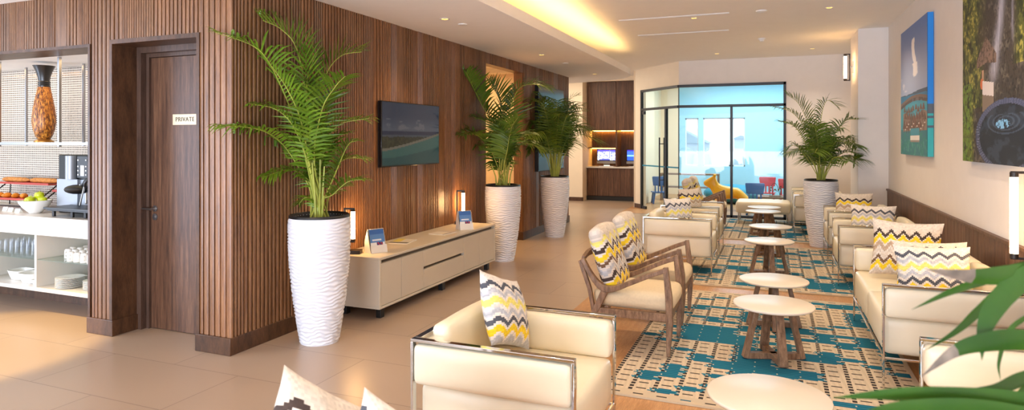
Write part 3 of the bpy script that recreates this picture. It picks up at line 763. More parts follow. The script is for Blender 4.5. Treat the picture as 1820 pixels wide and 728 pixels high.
def tube_lamp(label, loc, rz):
    t = thing('table_lamp', label, 'lamp', loc, rz, 'tube lamps on the media cabinet')
    MB().box(-.09, .09, -.05, .05, 0, .035).build('base', 'dark_metal', t, bevel=.004)
    m = MB(); m.box(-.072, -.056, -.008, .008, .035, .42); m.box(-.072, .03, -.008, .008, .404, .42); m.box(-.072, .03, -.008, .008, .1, .116); br = m.build('bracket', 'dark_metal', t, bevel=.002)
    MB().lathe([(.018, .132), (.02, .134), (.02, .386), (.018, .388)], 20, (.012, 0, 0)).build('lamp_tube', 'tube', br)
    MB().lathe([(.021, .116), (.021, .134)], 20, (.012, 0, 0)).build('lamp_socket', 'dark_metal', br)
    MB().lathe([(.021, .386), (.021, .404)], 20, (.012, 0, 0)).build('lamp_cap', 'dark_metal', br)
tube_lamp('glowing tube lamp at near end of cream cabinet, behind the big palm pot', (-3.62, 4.95, CT), math.radians(20))
tube_lamp('glowing tube lamp at far end of the cream cabinet', (-3.62, 7.22, CT), math.radians(20))
def brochure(label, loc, rz):
    t = thing('brochure_holder', label, 'leaflet', loc, rz, 'leaflet stands on the media cabinet')
    m = MB(); m.sweep(cr([(-.06, 0, 0), (-.05, 0, .1), (-.025, 0, .17), (-.005, 0, .215)], 4), .17, .004); m.sweep([(-.06, 0, .002), (.07, 0, .002)], .17, .004); m.sweep([(.07, 0, .002), (.052, 0, .07)], .17, .003)
    m.prism([(-.06, 0), (.06, 0), (.035, .07), (-.002, .2), (-.03, .16), (-.05, .1)], 'y', -.087, -.084); m.prism([(-.06, 0), (.06, 0), (.035, .07), (-.002, .2), (-.03, .16), (-.05, .1)], 'y', .084, .087)
    m.build('stand', 'acrylic', t, smooth=0)
    m = MB(); n = 14
    for i in range(n):
        for j in range(n):
            f0, f1 = j / n, (j + 1) / n; y0, y1 = -.075 + .15 * i / n, -.075 + .15 * (i + 1) / n
            P = lambda f: (.06 - .055 * f, .006 + .205 * f)
            u, v = (i + .5) / n, (j + .5) / n
            c = (88, 132, 190) if v > .45 else (226, 226, 224)
            if v > .82: c = (60, 104, 172)
            if .5 < v < .6 and .15 < u < .8: c = (214, 222, 234)
            if .14 < v < .4 and .45 < u < .85: c = (60, 62, 110) if (i + j) % 3 else (190, 60, 60)
            a, b = P(f0), P(f1)
            m.add([(a[0], y0, a[1]), (a[0], y1, a[1]), (b[0], y1, b[1]), (b[0], y0, b[1])], [(0, 1, 2, 3)], 0, tuple(Lin(c)))
    m.build('leaflet', 'print', t, smooth=0)
brochure('white leaflet stand with blue cover near the near end of cabinet', (-3.46, 5.10, CT), math.radians(-25))
brochure('white leaflet stand with blue cover in front of the far tube lamp', (-3.38, 6.80, CT), math.radians(-40))
def magazine(label, loc, rz, cov):
    t = thing('magazine', label, 'magazine', loc, rz, 'magazines on the media cabinet')
    MB().box(-.14, .14, -.1, .1, 0, .006).build('pages', 'paper', t)
    m = MB(); n = 12
    for i in range(n):
        for j in range(n):
            x0, x1 = -.14 + .28 * i / n, -.14 + .28 * (i + 1) / n; y0, y1 = -.1 + .2 * j / n, -.1 + .2 * (j + 1) / n
            m.add([(x0, y0, .0068), (x1, y0, .0068), (x1, y1, .0068), (x0, y1, .0068)], [(0, 1, 2, 3)], 0, tuple(Lin(cov((i + .5) / n, (j + .5) / n))))
    m.build('cover', 'print', t, smooth=0)
magazine('open yellow and grey magazine lying nearer on the cream cabinet', (-3.55, 5.72, CT), 1.75, lambda u, v: (226, 206, 90) if v > .55 and u > .3 else ((120, 118, 110) if u < .25 else (220, 214, 200)))
magazine('pale grey magazine lying flat by the far leaflet stand', (-3.46, 6.42, CT), 1.5, lambda u, v: (196, 190, 180) if u > .7 else ((160, 152, 140) if v < .2 else (224, 218, 206)))

# ================================================================== PICTURES
def vnoise(X, Y, s, seed=0):
    r = np.random.RandomState(seed); g = r.rand(64, 64); x = X * s; y = Y * s
    xi = np.floor(x).astype(int); yi = np.floor(y).astype(int); fx = x - xi; fy = y - yi; fx = fx * fx * (3 - 2 * fx); fy = fy * fy * (3 - 2 * fy)
    G = lambda a, b: g[a % 64, b % 64]
    return (G(xi, yi) * (1 - fx) + G(xi + 1, yi) * fx) * (1 - fy) + (G(xi, yi + 1) * (1 - fx) + G(xi + 1, yi + 1) * fx) * fy
def fbm(X, Y, s, seed=0, o=4):
    t = 0; a = 1; w = 0
    for k in range(o): t = t + a * vnoise(X, Y, s * 2 ** k, seed + k); w += a; a *= .55
    return t / w
def pic(w, h, nx, ny, func):
    """flat picture in the local xz plane, centred, facing -y; func(U,V) -> array (..,3) of 0..255"""
    U, V = np.meshgrid((np.arange(nx) + .5) / nx, (np.arange(ny) + .5) / ny, indexing='ij'); C = Lin(func(U, V)).reshape(-1, 3)
    m = MB(); vs = [(w * (i / nx - .5), 0, h * (j / ny - .5)) for i in range(nx + 1) for j in range(ny + 1)]
    fs = [(i * (ny + 1) + j, (i + 1) * (ny + 1) + j, (i + 1) * (ny + 1) + j + 1, i * (ny + 1) + j + 1) for i in range(nx) for j in range(ny)]
    return m.add(vs, fs, 0, [tuple(c) for c in C])
def lay(base, col, mask): m = np.clip(mask, 0, 1)[..., None]; return base * (1 - m) + np.array(col, float) * m
def sst(a, b, x): t = np.clip((x - a) / (b - a), 0, 1); return t * t * (3 - 2 * t)
def sea_canvas(U, V):
    c = np.zeros(U.shape + (3,)) + np.array((112, 136, 188)); c = lay(c, (160, 174, 206), sst(.85, .52, V)); c = lay(c, (92, 122, 182), sst(.75, 1.0, V))
    n = fbm(U * 1.7, V, 9, 1, 5); n3 = fbm(U, V, 26, 7)
    col = np.exp(-((U - .55 + .05 * np.sin(V * 17)) / (.07 + .05 * (V < .7))) ** 2) * sst(.56, .62, V) * sst(.93, .86, V)
    c = lay(c, (232, 230, 236), sst(.42, .72, col * (.5 + n) + .2 * (n3 - .5)))
    c = lay(c, (206, 208, 224), sst(.55, .7, fbm(U, V * 2, 9, 5)) * (V < .62) * (V > .5) * (U < .4) * .8)
    hz = .475 - .012 * U; c = lay(c, (58, 122, 164), V < hz); c = lay(c, (74, 158, 182), sst(.44, .38, V)); c = lay(c, (74, 90, 112), (V > hz - .006) * (V < hz + .022 * sst(.2, .9, U)))
    pier = .40 + .035 * np.sin((U - .1) * 3.3); c = lay(c, (124, 104, 96), (abs(V - pier) < .022) * (n3 > .3)); c = lay(c, (90, 78, 76), (abs(V - pier + .012) < .012) * (n3 > .45))
    c = lay(c, (70, 128, 140), V < .2); c = lay(c, (150, 128, 116), (V > .185) * (V < .30 + .03 * np.sin(U * 9)) * (abs(U - .55) < .44)); c = lay(c, (120, 98, 88), (V > .185) * (V < .30) * (abs(U - .55) < .44) * sst(.5, .6, n3) * .7)
    rr = random.Random(6)
    for k in range(26):                                             # thatched sunshades on the jetty
        row = k // 9; cx = .16 + .088 * (k % 9) + rr.uniform(-.02, .02) + .03 * (row % 2); top = .375 - .05 * row + rr.uniform(-.012, .012); hh = .042 + .012 * row; dv = top - V
        roof = (dv > 0) * (dv < hh) * (abs(U - cx) < .012 + .9 * dv)
        c = lay(c, (118 + rr.randint(-14, 14), 92, 80), roof); c = lay(c, (84, 66, 60), roof * (U > cx + .01) * .6); c = lay(c, (84, 66, 58), (dv >= hh) * (dv < hh + .03) * (abs(U - cx) < .006))
    for k in range(12): cx = .2 + .065 * k; c = lay(c, (214, 204, 198), (abs(V - .2 - .02 * (k % 3)) < .006) * (abs(U - cx) < .022))
    c = lay(c, (66, 136, 132), (V < .17) * sst(.4, .6, fbm(U, V * 2, 16, 4))); c = lay(c, (88, 156, 150), (V < .12) * sst(.55, .7, n3))
    c = lay(c, (78, 150, 172), (abs(U - .57) < .16) * (abs(V - .175) < .032)); c = lay(c, (226, 224, 222), (abs(U - .57) < .17) * (abs(V - .132) < .016)); c = lay(c, (150, 140, 134), (abs(U - .57) < .17) * (abs(V - .108) < .008))
    return c
def jungle_canvas(U, V):
    n = fbm(U * 1.5, V * 1.5, 18, 3, 5); n2 = fbm(U, V, 6, 8); n3 = fbm(U * 2, V * 2, 34, 11, 3)
    c = np.zeros(U.shape + (3,)) + np.array((62, 56, 52)); c = lay(c, (96, 88, 80), sst(.5, .7, n)); c = lay(c, (40, 36, 34), sst(.45, .3, n3))
    g = np.clip(sst(.44, .22, U + .22 * (n2 - .5)) * (V > .28) + sst(.80, .93, U + .1 * (n2 - .5)) * (V > .45) + sst(.25, .16, U), 0, 1)
    c = lay(c, (86, 92, 38), g); c = lay(c, (170, 160, 74), g * sst(.48, .66, n3) * sst(.4, .6, n)); c = lay(c, (36, 44, 22), g * sst(.48, .34, n)); c = lay(c, (104, 134, 46), sst(.22, .12, U) * (V < .42) * sst(.4, .6, n3))
    xc = .54 + .13 * sst(.36, .8, V); wd = .07 - .02 * sst(.4, .9, V)
    wf = np.exp(-((U - xc) / wd) ** 2) * sst(.33, .46, V); c = lay(c, (184, 184, 202), np.clip(wf * (.45 + .7 * fbm(U * 6, V * .6, 12, 2)), 0, .92))
    c = lay(c, (160, 160, 180), np.exp(-((U - .80 - .04 * n2) / .018) ** 2) * sst(.5, .62, V) * .6)
    hw = .16 * np.clip((.63 - V) / .1, 0, 1) * (V > .5 - .1 * abs(U - .43)); c = lay(c, (124, 102, 90), (abs(U - .43) < hw)); c = lay(c, (86, 68, 60), (abs(U - .43) < hw) * sst(.5, .6, n3))
    c = lay(c, (176, 140, 116), (abs(U - .375) < .014) * (V > .40) * (V < .47)); c = lay(c, (200, 110, 70), ((U - .36) ** 2 + (V - .4) ** 2 < .0008))
    tw = (U > .37) * (U < .55) * (V < .415 - .12 * (U - .37)) ; c = lay(c, (212, 202, 198), tw * (V > .345 - .1 * (U - .37))); c = lay(c, (128, 112, 96), tw * (V > .26) * (V < .345 - .1 * (U - .37)))
    e = ((U - .72) / .47) ** 2 + ((V - .135) / .172) ** 2; ang = np.arctan2((V - .135) / .172, (U - .72) / .47)
    c = lay(c, (56, 62, 86), e < 1.0); c = lay(c, (150, 156, 184), (e < 1.0) * (e > .74) * .6 * ((np.sin(ang * 80) > .8) + (np.sin(e * 70) > .8) > 0)); c = lay(c, (84, 92, 124), (e < 1) * (e > .74) * (V > .2) * .6)
    c = lay(c, (30, 38, 50), e < .74); c = lay(c, (46, 58, 74), (e < .72) * sst(.5, .62, fbm(U, V * 2, 10, 5)))
    for rr in (.55, .38, .24): c = lay(c, (74, 90, 112), (abs(np.sqrt(((U - .72) / .47) ** 2 + ((V - .2) / .1) ** 2) - rr) < .03) * (V < .235) * .7)
    c = lay(c, (120, 176, 216), (((U - .68) / .1) ** 2 + ((V - .19) / .022) ** 2 < 1) * (n3 > .5)); return c
def canvas(label, y0, y1, func, nx, ny):
    w = y1 - y0; t = thing('wall_picture', label, 'picture', (XR, (y0 + y1) / 2, 2.19), -PI / 2, 'canvas prints on the right wall')
    MB().box(-w / 2, w / 2, -.058, -.004, -.765, .765).build('stretcher', 'canvas_edge', t)
    o = pic(w, 1.53, nx, ny, func).build('print', 'picture', t, smooth=0); o.location = (0, -.0605, 0); return t
ct = canvas('blue canvas print of sea, clouds and a jetty with sunshades', 7.98, 9.53, sea_canvas, 200, 200)
for c in kids_of(ct):
    if c.name.startswith('stretcher'):
        c.data = c.data.copy()
        m = MB(); n = 60; U, V = np.meshgrid(np.array([.97]), (np.arange(n) + .5) / n, indexing='ij'); cs = Lin(lay(lay(np.zeros((1, n, 3)) + np.array((40, 132, 214)), (60, 170, 172), V < .37), (90, 100, 110), (V > .2) * (V < .37) * (fbm(U * 3, V, 40, 2) > .5)))[0]
        for j in range(n): m.box(.76, .776, -.058, -.004, -.765 + 1.53 * j / n, -.765 + 1.53 * (j + 1) / n, 0, tuple(cs[j]))
        m.build('printed_edge', 'picture', ct, smooth=0)
canvas('dark canvas print of a jungle waterfall above a round tiled pool', 5.05, 6.585, jungle_canvas, 220, 220)

def tv_pic(U, V):
    c = np.zeros(U.shape + (3,)) + np.array((54, 68, 88)); c = lay(c, (84, 92, 106), sst(.8, .56, V))
    c = lay(c, (112, 112, 118), sst(.55, .68, fbm(U * 2, V * 2, 5, 3)) * (V > .56) * (V < .75))
    c = lay(c, (30, 46, 72), (V < .54)); c = lay(c, (70, 82, 92), (V < .49))
    shore = .235 + .26 * U ** 1.3; n = fbm(U * 3, V * 2, 12, 6)
    c = lay(c, (46, 50, 36), (V < .455 + .05 * (n - .5)) * (V > shore)); c = lay(c, (66, 68, 46), (V < .44) * (V > shore) * (n > .55))
    c = lay(c, (122, 116, 100), (V < shore + .03) ); c = lay(c, (56, 104, 96), V < shore - .01); c = lay(c, (38, 84, 82), V < shore - .12 - .1 * U)
    return c
t = thing('television', 'flat wall television showing a dim beach island scene', 'television', (XL + .012, 6.145, 1.663), PI / 2)
hs = MB().box(-.605, .605, -.058, -.012, -.34, .34).build('housing', 'black_gloss', t, bevel=.004)
MB().box(-.3, .3, -.012, .012, -.2, .2).build('wall_mount', 'black', t)
o = pic(1.186, .655, 120, 66, tv_pic).build('screen', 'screen', hs, smooth=0); o.location = (0, -.0592, .003)
# dark panel on the far slatted pier
t = thing('wall_panel', 'grey glossy panel hung on the slatted pier behind the far palm', 'panel', (XL + .012, 10.9, 1.80), PI / 2)
MB().box(-.71, .71, -.06, 0, -.73, .73).build('frame', 'black', t, bevel=.004)
MB().box(-.69, .69, -.066, -.058, -.71, .71).build('face', plain('smoke grey glass', (96, 100, 106), .15), t)

# ================================================================== PALMS IN TALL POTS
def pot_mesh():
    m = MB(); n = 84; rows = 190; vs = []; fs = []
    key = [(0, .148), (.12, .168), (.35, .203), (.6, .229), (.8, .239), (.93, .239), (1.0, .233)]
    def R(f):
        for (a, ra), (b, rb) in zip(key, key[1:]):
            if f <= b: t = (f - a) / (b - a); return ra + (rb - ra) * t
        return key[-1][1]
    for i in range(rows + 1):
        f = i / rows
        for k in range(n):
            a = 2 * PI * k / n
            w = math.sin(2 * PI * (f * 34 + .42 * math.sin(3 * a + f * 9) + .28 * math.sin(7 * a - f * 23 + 1) + .15 * math.sin(13 * a + f * 41)))
            r = R(f) + (.0052 * w if .01 < f < .985 else 0)
            vs.append((r * math.cos(a), r * math.sin(a), f * 1.0))
    for i in range(rows):
        for k in range(n):
            k2 = (k + 1) % n; fs.append((i * n + k, i * n + k2, (i + 1) * n + k2, (i + 1) * n + k))
    fs.append(tuple(range(n - 1, -1, -1))); m.add(vs, fs)
    m.lathe([(.233, 1.0), (.215, .99), (.215, .9)], n, cap=False)
    return m
POT = None
def frond(fol, stm, path, r, leaf=.30, npair=26, roll=.4, start=.34, droop=.35, wid=.014, mi=0):
    P = cr(path, 10); L = [0]
    for a, b in zip(P, P[1:]): L.append(L[-1] + (b - a).length)
    tot = L[-1]
    def at(s):
        s = min(max(s, 0), tot * .9999)
        for i in range(len(L) - 1):
            if L[i + 1] >= s:
                f = (s - L[i]) / max(1e-6, L[i + 1] - L[i]); return P[i].lerp(P[i + 1], f), (P[i + 1] - P[i]).normalized()
    stm.tube(P, .0075, 5, r2=.002)
    up = Vector((0, 0, 1))
    for k in range(npair):
        f = start + (1 - start) * (k + .3) / npair; p, t = at(f * tot)
        side = t.cross(up); side = side.normalized() if side.length > .05 else Vector((1, 0, 0)); nn = side.cross(t).normalized()
        g = (k + .5) / npair; ln = 1.3 * leaf * (math.sin(PI * (.16 + .74 * g)) ** .8) * r.uniform(.88, 1.1); fwd = .30 + .62 * g
        for sg in (-1, 1):
            rl = roll + r.uniform(-.12, .12)
            d = side * sg * math.cos(rl) + nn * (math.sin(rl) * 1.0) * (1 if sg > 0 else .6) + t * fwd; d.normalize()
            w = d.cross(nn); w = w.normalized() if w.length > .05 else t
            q = p + t * r.uniform(-.006, .006); vs = []
            dd = droop * r.uniform(.7, 1.4)
            for j, (s_, ww) in enumerate(((0, .45), (.3, 1), (.62, .8), (1, .06))):
                c = q + d * ln * s_ - up * ln * dd * s_ * s_
                vs += [c - w * wid * ww * .72, c + nn * wid * ww * .2, c + w * wid * ww * .72]
            fs = []
            for j in range(3):
                a = j * 3; fs += [(a, a + 1, a + 4, a + 3), (a + 1, a + 2, a + 5, a + 4)]
            fol.add(vs, fs, mi)
def clear(q, g):
    """true where a point keeps its distance from the walls and the column"""
    if q.x < -2 and q.y > 10.1 - g and q.y < 11.7: return q.x > -3.67 + g
    if q.x < -2 and q.y > YW - .03 - g: return q.x > -3.735 + g
    if q.y > 10.9 - g and q.y < 12.1 and q.x > 0: return q.x < 1.13 - g
    return True
def palm(label, loc, fronds, seed, leaf='leaf', canes=9, auto=0, top=1.3, spread=.7, auto_leaf=.26, name='potted_palm'):
    global POT
    r = random.Random(seed); t = thing(name, label, 'plant', loc, 0, 'palms in tall white ribbed pots')
    if POT is None: POT = c = pot_mesh().build('pot', 'pot', t, smooth=60)
    else:
        c = POT.copy(); COL.objects.link(c); c.parent = t; c.rotation_euler = (0, 0, r.uniform(0, 6))
    MB().lathe([(.212, .955), (.216, .998), (.228, 1.012), (.234, 1.006), (.236, .99)], 48, cap=False).build('pot_liner', 'pot_black', c)
    MB().lathe([(.001, .965), (.1, .968), (.214, .96)], 32, cap=False).build('soil', 'soil', c)
    fol = MB(); stm = MB()
    base = Vector(loc)
    for fr in fronds:
        kw = dict(fr[1]); dep = kw.pop('dep', 0.0); pts = []
        d0 = base.x * FW[0] + base.y * FW[1]; n = len(fr[0]); s0 = Vector((r.uniform(-.07, .07), r.uniform(-.07, .07), .965))
        pts.append(s0)
        for i, (u, v) in enumerate(fr[0]):
            dd_ = d0 + dep * (i + 1) / n; q = at_depth(u, v, dd_)
            for _ in range(60):
                if clear(q, .10 if i < n - 1 else .05): break
                dd_ -= .04; q = at_depth(u, v, dd_)
            pts.append(q - base)
        frond(fol, stm, pts, r, **kw)
    for k in range(auto):
        a = 2 * PI * k / auto * 2.4 + r.uniform(-.4, .4); el = r.random() ** .8
        h = top * (.45 + .55 * el) * r.uniform(.9, 1.05); sp = spread * (1.1 - .55 * el) * r.uniform(.75, 1.1)
        c, s_ = math.cos(a), math.sin(a); b0 = Vector((c * .07 * r.random(), s_ * .07 * r.random(), .965))
        dr = .22 * (1 - el) + r.uniform(.02, .12)
        pts = [b0, b0 + Vector((c * sp * .16, s_ * sp * .16, h * .45)), b0 + Vector((c * sp * .5, s_ * sp * .5, h * .85)), b0 + Vector((c * sp, s_ * sp, h * (1 - dr)))]
        frond(fol, stm, pts, r, leaf=auto_leaf * r.uniform(.85, 1.1), npair=24, roll=r.uniform(.1, .5), start=.36, droop=r.uniform(.2, .5), wid=.013)
    for k in range(canes):
        a = r.uniform(0, 6.28); q = .09 * math.sqrt(r.random()); h = r.uniform(.2, .5)
        stm.tube([(q * math.cos(a), q * math.sin(a), .96), (q * 1.25 * math.cos(a), q * 1.25 * math.sin(a), .96 + h * .5), (q * 1.9 * math.cos(a), q * 1.9 * math.sin(a), .96 + h)], .011, 6, r2=.006)
    for mb in (fol, stm):
        for i, p in enumerate(mb.v):
            q = Vector(p) + base
            if not clear(q, .008):
                if q.x > .8: mb.v[i] = (1.12 - .02 * r.random() - base.x, p[1], p[2])
                else: mb.v[i] = ((-3.655 if q.y > 10 else -3.728) + .03 * r.random() - base.x, p[1], p[2])
            if q.z > LOW - .02 and q.x < -2.5: mb.v[i] = (mb.v[i][0], mb.v[i][1], LOW - .02 - base.z)
    fol.build('foliage', leaf, t, smooth=0); stm.build('stem', 'stem', t)
    return t
Zm = lambda *p: [(360 + x / 1.8206, y / 1.8206) for x, y in p]
palm('largest potted palm, nearest, tall white ribbed pot at the slatted corner', (-3.37, 4.187, 0), [
    (Zm((345, 560), (300, 400), (250, 270), (180, 160), (40, 104)), dict(dep=.15, leaf=.27, npair=34, roll=.75, start=.38, droop=.45)),
    (Zm((350, 540), (336, 320), (305, 160), (255, 95), (195, 66)), dict(dep=-.12, leaf=.33, npair=32, roll=.7, start=.42, droop=.15)),
    (Zm((358, 520), (362, 370), (400, 240), (450, 180), (515, 168)), dict(dep=.2, leaf=.30, npair=30, roll=.7, start=.36, droop=.2)),
    (Zm((350, 620), (310, 540), (255, 462), (180, 418), (48, 405)), dict(dep=.2, leaf=.24, npair=30, roll=.6, start=.4, droop=.55)),
    (Zm((350, 560), (300, 420), (240, 355), (150, 335)), dict(dep=-.2, leaf=.22, npair=26, roll=.5, start=.42, droop=.4)),
    (Zm((372, 620), (396, 480), (440, 405), (540, 382)), dict(dep=.1, leaf=.24, npair=28, roll=.5, start=.34, droop=.35)),
    (Zm((380, 640), (415, 560), (460, 515), (525, 512)), dict(dep=.22, leaf=.2, npair=24, roll=.5, start=.36, droop=.4)),
    (Zm((385, 650), (420, 630), (470, 588), (522, 580)), dict(dep=-.1, leaf=.17, npair=20, roll=.5, start=.4, droop=.35)),
    (Zm((365, 640), (335, 575), (280, 548), (198, 572)), dict(dep=.1, leaf=.18, npair=22, roll=.5, start=.42, droop=.4)),
    (Zm((362, 530), (385, 360), (430, 280), (462, 246)), dict(dep=-.25, leaf=.26, npair=26, roll=.5, start=.4, droop=.25)),
    (Zm((356, 560), (372, 400), (410, 330), (456, 296)), dict(dep=.3, leaf=.26, npair=26, roll=.6, start=.36, droop=.25)),
    (Zm((350, 520), (340, 380), (340, 250), (370, 175)), dict(dep=-.1, leaf=.30, npair=28, roll=.7, start=.4, droop=.2)),
    (Zm((348, 540), (318, 390), (275, 290), (225, 215)), dict(dep=-.28, leaf=.26, npair=26, roll=.6, start=.4, droop=.3)),
    (Zm((368, 600), (400, 510), (425, 450), (470, 430)), dict(dep=.3, leaf=.22, npair=24, roll=.5, start=.3, droop=.4)),
    (Zm((360, 600), (352, 480), (330, 400), (300, 380)), dict(dep=.35, leaf=.22, npair=22, roll=.5, start=.36, droop=.3)),
    (Zm((366, 660), (350, 640), (330, 640), (312, 660)), dict(dep=.1, leaf=.12, npair=12, roll=.5, start=.3, droop=.4)),
    (Zm((390, 660), (430, 560), (470, 470), (500, 455)), dict(dep=.0, leaf=.18, npair=22, roll=.5, start=.38, droop=.4)),
], 21, 'leaf', 10)
Z2 = lambda *p: [(800 + x / 2.2077, 110 + y / 2.2077) for x, y in p]
palm('potted palm beside far end of the media cabinet, before lit opening', (-3.373, 7.94, 0), [
    (Z2((195, 400), (180, 280), (120, 160), (62, 40)), dict(dep=-.05, leaf=.36, npair=32, roll=.7, start=.42, droop=.25, wid=.02)),
    (Z2((205, 400), (215, 240), (190, 140), (150, 80)), dict(dep=.2, leaf=.38, npair=30, roll=.8, start=.42, droop=.15, wid=.02)),
    (Z2((215, 400), (225, 240), (260, 120), (310, 88), (385, 98)), dict(dep=.1, leaf=.36, npair=34, roll=.7, start=.42, droop=.5, wid=.018)),
    (Z2((190, 420), (150, 330), (100, 285), (40, 288)), dict(dep=.2, leaf=.34, npair=28, roll=.6, start=.4, droop=.35, wid=.02)),
    (Z2((200, 420), (210, 320), (170, 250), (90, 215)), dict(dep=-.15, leaf=.32, npair=28, roll=.6, start=.4, droop=.35, wid=.02)),
    (Z2((225, 420), (265, 340), (300, 320), (365, 340)), dict(dep=.2, leaf=.28, npair=26, roll=.5, start=.36, droop=.55, wid=.018)),
    (Z2((215, 420), (240, 330), (270, 290), (320, 285)), dict(dep=.3, leaf=.32, npair=26, roll=.5, start=.36, droop=.5, wid=.02)),
    (Z2((210, 430), (225, 340), (240, 260), (268, 215)), dict(dep=-.25, leaf=.34, npair=26, roll=.6, start=.38, droop=.3, wid=.02)),
    (Z2((200, 430), (190, 350), (200, 300), (230, 270)), dict(dep=.4, leaf=.32, npair=24, roll=.5, start=.3, droop=.4, wid=.02)),
    (Z2((195, 430), (170, 370), (140, 330), (110, 330)), dict(dep=.3, leaf=.28, npair=24, roll=.5, start=.3, droop=.4, wid=.018)),
], 22, 'leaf_dark', 8)
palm('potted palm standing farther along, in front of the slatted pier', (-3.396, 10.2, 0), [], 23, 'leaf_dark', 9, auto=30, top=1.5, spread=.8, auto_leaf=.34)
palm('potted palm at the right, beside the white column and wainscot armchairs', (.635, 10.75, 0), [
    (Z4, dict(dep=dp, leaf=lf, npair=26, roll=.6, start=.4, droop=dr)) for Z4, dp, lf, dr in [
        ([(1456, 290), (1440, 230), (1420, 185), (1398, 168)], .1, .30, .15), ([(1455, 300), (1432, 232), (1408, 200), (1376, 190)], .15, .26, .45),
        ([(1462, 290), (1458, 225), (1468, 180), (1488, 188)], -.1, .28, .35), ([(1466, 295), (1480, 245), (1502, 215), (1526, 212)], .1, .26, .3),
        ([(1453, 310), (1432, 255), (1412, 225), (1385, 215)], -.1, .24, .4), ([(1466, 310), (1488, 262), (1505, 245), (1524, 262)], .2, .26, .5),
        ([(1453, 312), (1430, 275), (1412, 258), (1396, 268)], .1, .24, .5), ([(1468, 312), (1486, 282), (1504, 270), (1528, 275)], -.1, .24, .4)]
], 24, 'leaf_dark', 10, auto=14, top=1.05, spread=.56, auto_leaf=.26)

# palm close to the camera at the right: only a few blades reach into the picture
t = thing('potted_palm', 'blurred palm blades reaching in from the lower right, closest to the camera', 'plant', (1.25, .75, 0))
bl = [  # (pixel path, width in px, depth start, depth end)
    ([(1990, 470), (1900, 478), (1820, 486), (1730, 490), (1645, 478)], 34, 1.15, 1.0, .76),
    ([(2000, 455), (1900, 462), (1820, 473), (1748, 498), (1685, 520), (1620, 550)], 17, 1.2, 1.05, 2),
    ([(1990, 440), (1900, 455), (1815, 498), (1768, 545), (1748, 590), (1745, 640)], 33, 1.1, 1.0, 2),
    ([(1980, 455), (1880, 470), (1800, 500), (1740, 552), (1700, 588), (1645, 622)], 16, 1.18, 1.08, 2),
    ([(2000, 600), (1900, 616), (1820, 604), (1760, 606), (1700, 622), (1638, 668)], 32, 1.05, .98, .8),
    ([(2000, 560), (1900, 590), (1820, 603), (1770, 598), (1748, 612)], 14, 1.22, 1.1, 2),
    ([(2000, 740), (1900, 725), (1800, 712), (1690, 704), (1590, 700), (1480, 706)], 30, 1.0, .92, 2),
    ([(1990, 790), (1880, 750), (1790, 732), (1700, 722), (1600, 722), (1540, 728)], 26, .98, .9, 2),
    ([(2010, 640), (1900, 655), (1820, 672), (1770, 690), (1700, 694)], 22, 1.1, 1.0, 2),
    ([(1980, 510), (1880, 540), (1800, 580), (1776, 640), (1778, 676)], 8, 1.15, 1.1, 2),
    ([(1985, 640), (1900, 668), (1830, 690), (1790, 720)], 20, 1.12, 1.05, 2),
]
m = MB()
roots = []
for path, w, d0, d1, dry in bl:
    n = len(path); P = cr([at_depth(u, v, d0 + (d1 - d0) * i / (n - 1)) for i, (u, v) in enumerate(path)], 7); k = len(P); roots.append(P[0]); vs = []; mis = []
    for i, p in enumerate(P):
        tg = (P[min(i + 1, k - 1)] - P[max(i - 1, 0)]).normalized(); f = i / (k - 1)
        vw = (p - Vector((0, 0, H))).normalized(); sd = tg.cross(vw).normalized(); nn = sd.cross(tg).normalized(); sd = (sd * .93 + nn * .36).normalized()
        ww = w * 1.05 / F * .5 * (.45 + 1.6 * f * (1 - f) * 1.6 if f < .5 else 1.05 * max(.02, 1 - ((f - .5) / .5) ** 1.7)) * 1.08
        up = -sd.cross(tg).normalized() * ww * .3
        vs += [p - sd * ww, p + up, p + sd * ww]
    for i in range(k - 1):
        a = i * 3; m.add([vs[a], vs[a + 1], vs[a + 4], vs[a + 3], vs[a + 2], vs[a + 5]], [(0, 1, 2, 3), (1, 4, 5, 2)], 1 if (i + .5) / (k - 1) > dry else 0)
for v_ in range(len(m.v)): m.v[v_] = (m.v[v_][0] - 1.25, m.v[v_][1] - .75, m.v[v_][2])
m.build('foliage', ['leaf_near', 'leaf_dry'], t, weld=False, smooth=70)
m = MB()
for k, q in enumerate(roots):
    q = q - Vector((1.25, .75, 0)); m.tube(cr([(.03 * math.cos(k * 2.1), .03 * math.sin(k * 2.1), .70), (.06 + .02 * k / 10, -.02, 1.0), q * .5 + Vector((.06, 0, .66)), q], 6), .007, 6, r2=.003)
m.build('stem', 'stem', t)
c = POT.copy(); COL.objects.link(c); c.parent = t; c.scale = (.8, .8, .74); c.location = (.0, .0, 0)
MB().lathe([(.001, .705), (.165, .70)], 24, cap=False).build('soil', 'soil', t)

# ================================================================== WALL LIGHTS
def sconce(label, loc, rz, L):
    """wall light; wall behind at local +y"""
    t = thing('wall_sconce', label, 'lamp', loc, rz, 'tube wall lights')
    m = MB(); m.box(-.03, .03, -.02, 0, -.09, .09); m.box(-.012, .012, -.05, -.02, -.012, .012); m.build('wall_plate', 'steel', t, bevel=.003)
    m = MB(); h = L / 2 + .035; m.box(-.008, .008, -.066, -.05, -h, h); m.box(-.008, .008, -.14, -.05, h - .016, h); m.box(-.008, .008, -.14, -.05, -h, -h + .016); br = m.build('bracket', 'dark_metal', t, bevel=.002)
    MB().lathe([(.02, -L / 2), (.023, -L / 2 + .003), (.023, L / 2 - .003), (.02, L / 2)], 20, (0, -.12, 0)).build('lamp_tube', 'tube', br)
    MB().lathe([(.024, L / 2 - .004), (.024, h - .008)], 16, (0, -.12, 0)).build('lamp_cap', 'dark_metal', br); MB().lathe([(.024, -h + .008), (.024, -L / 2 + .004)], 16, (0, -.12, 0)).build('lamp_cap', 'dark_metal', br)
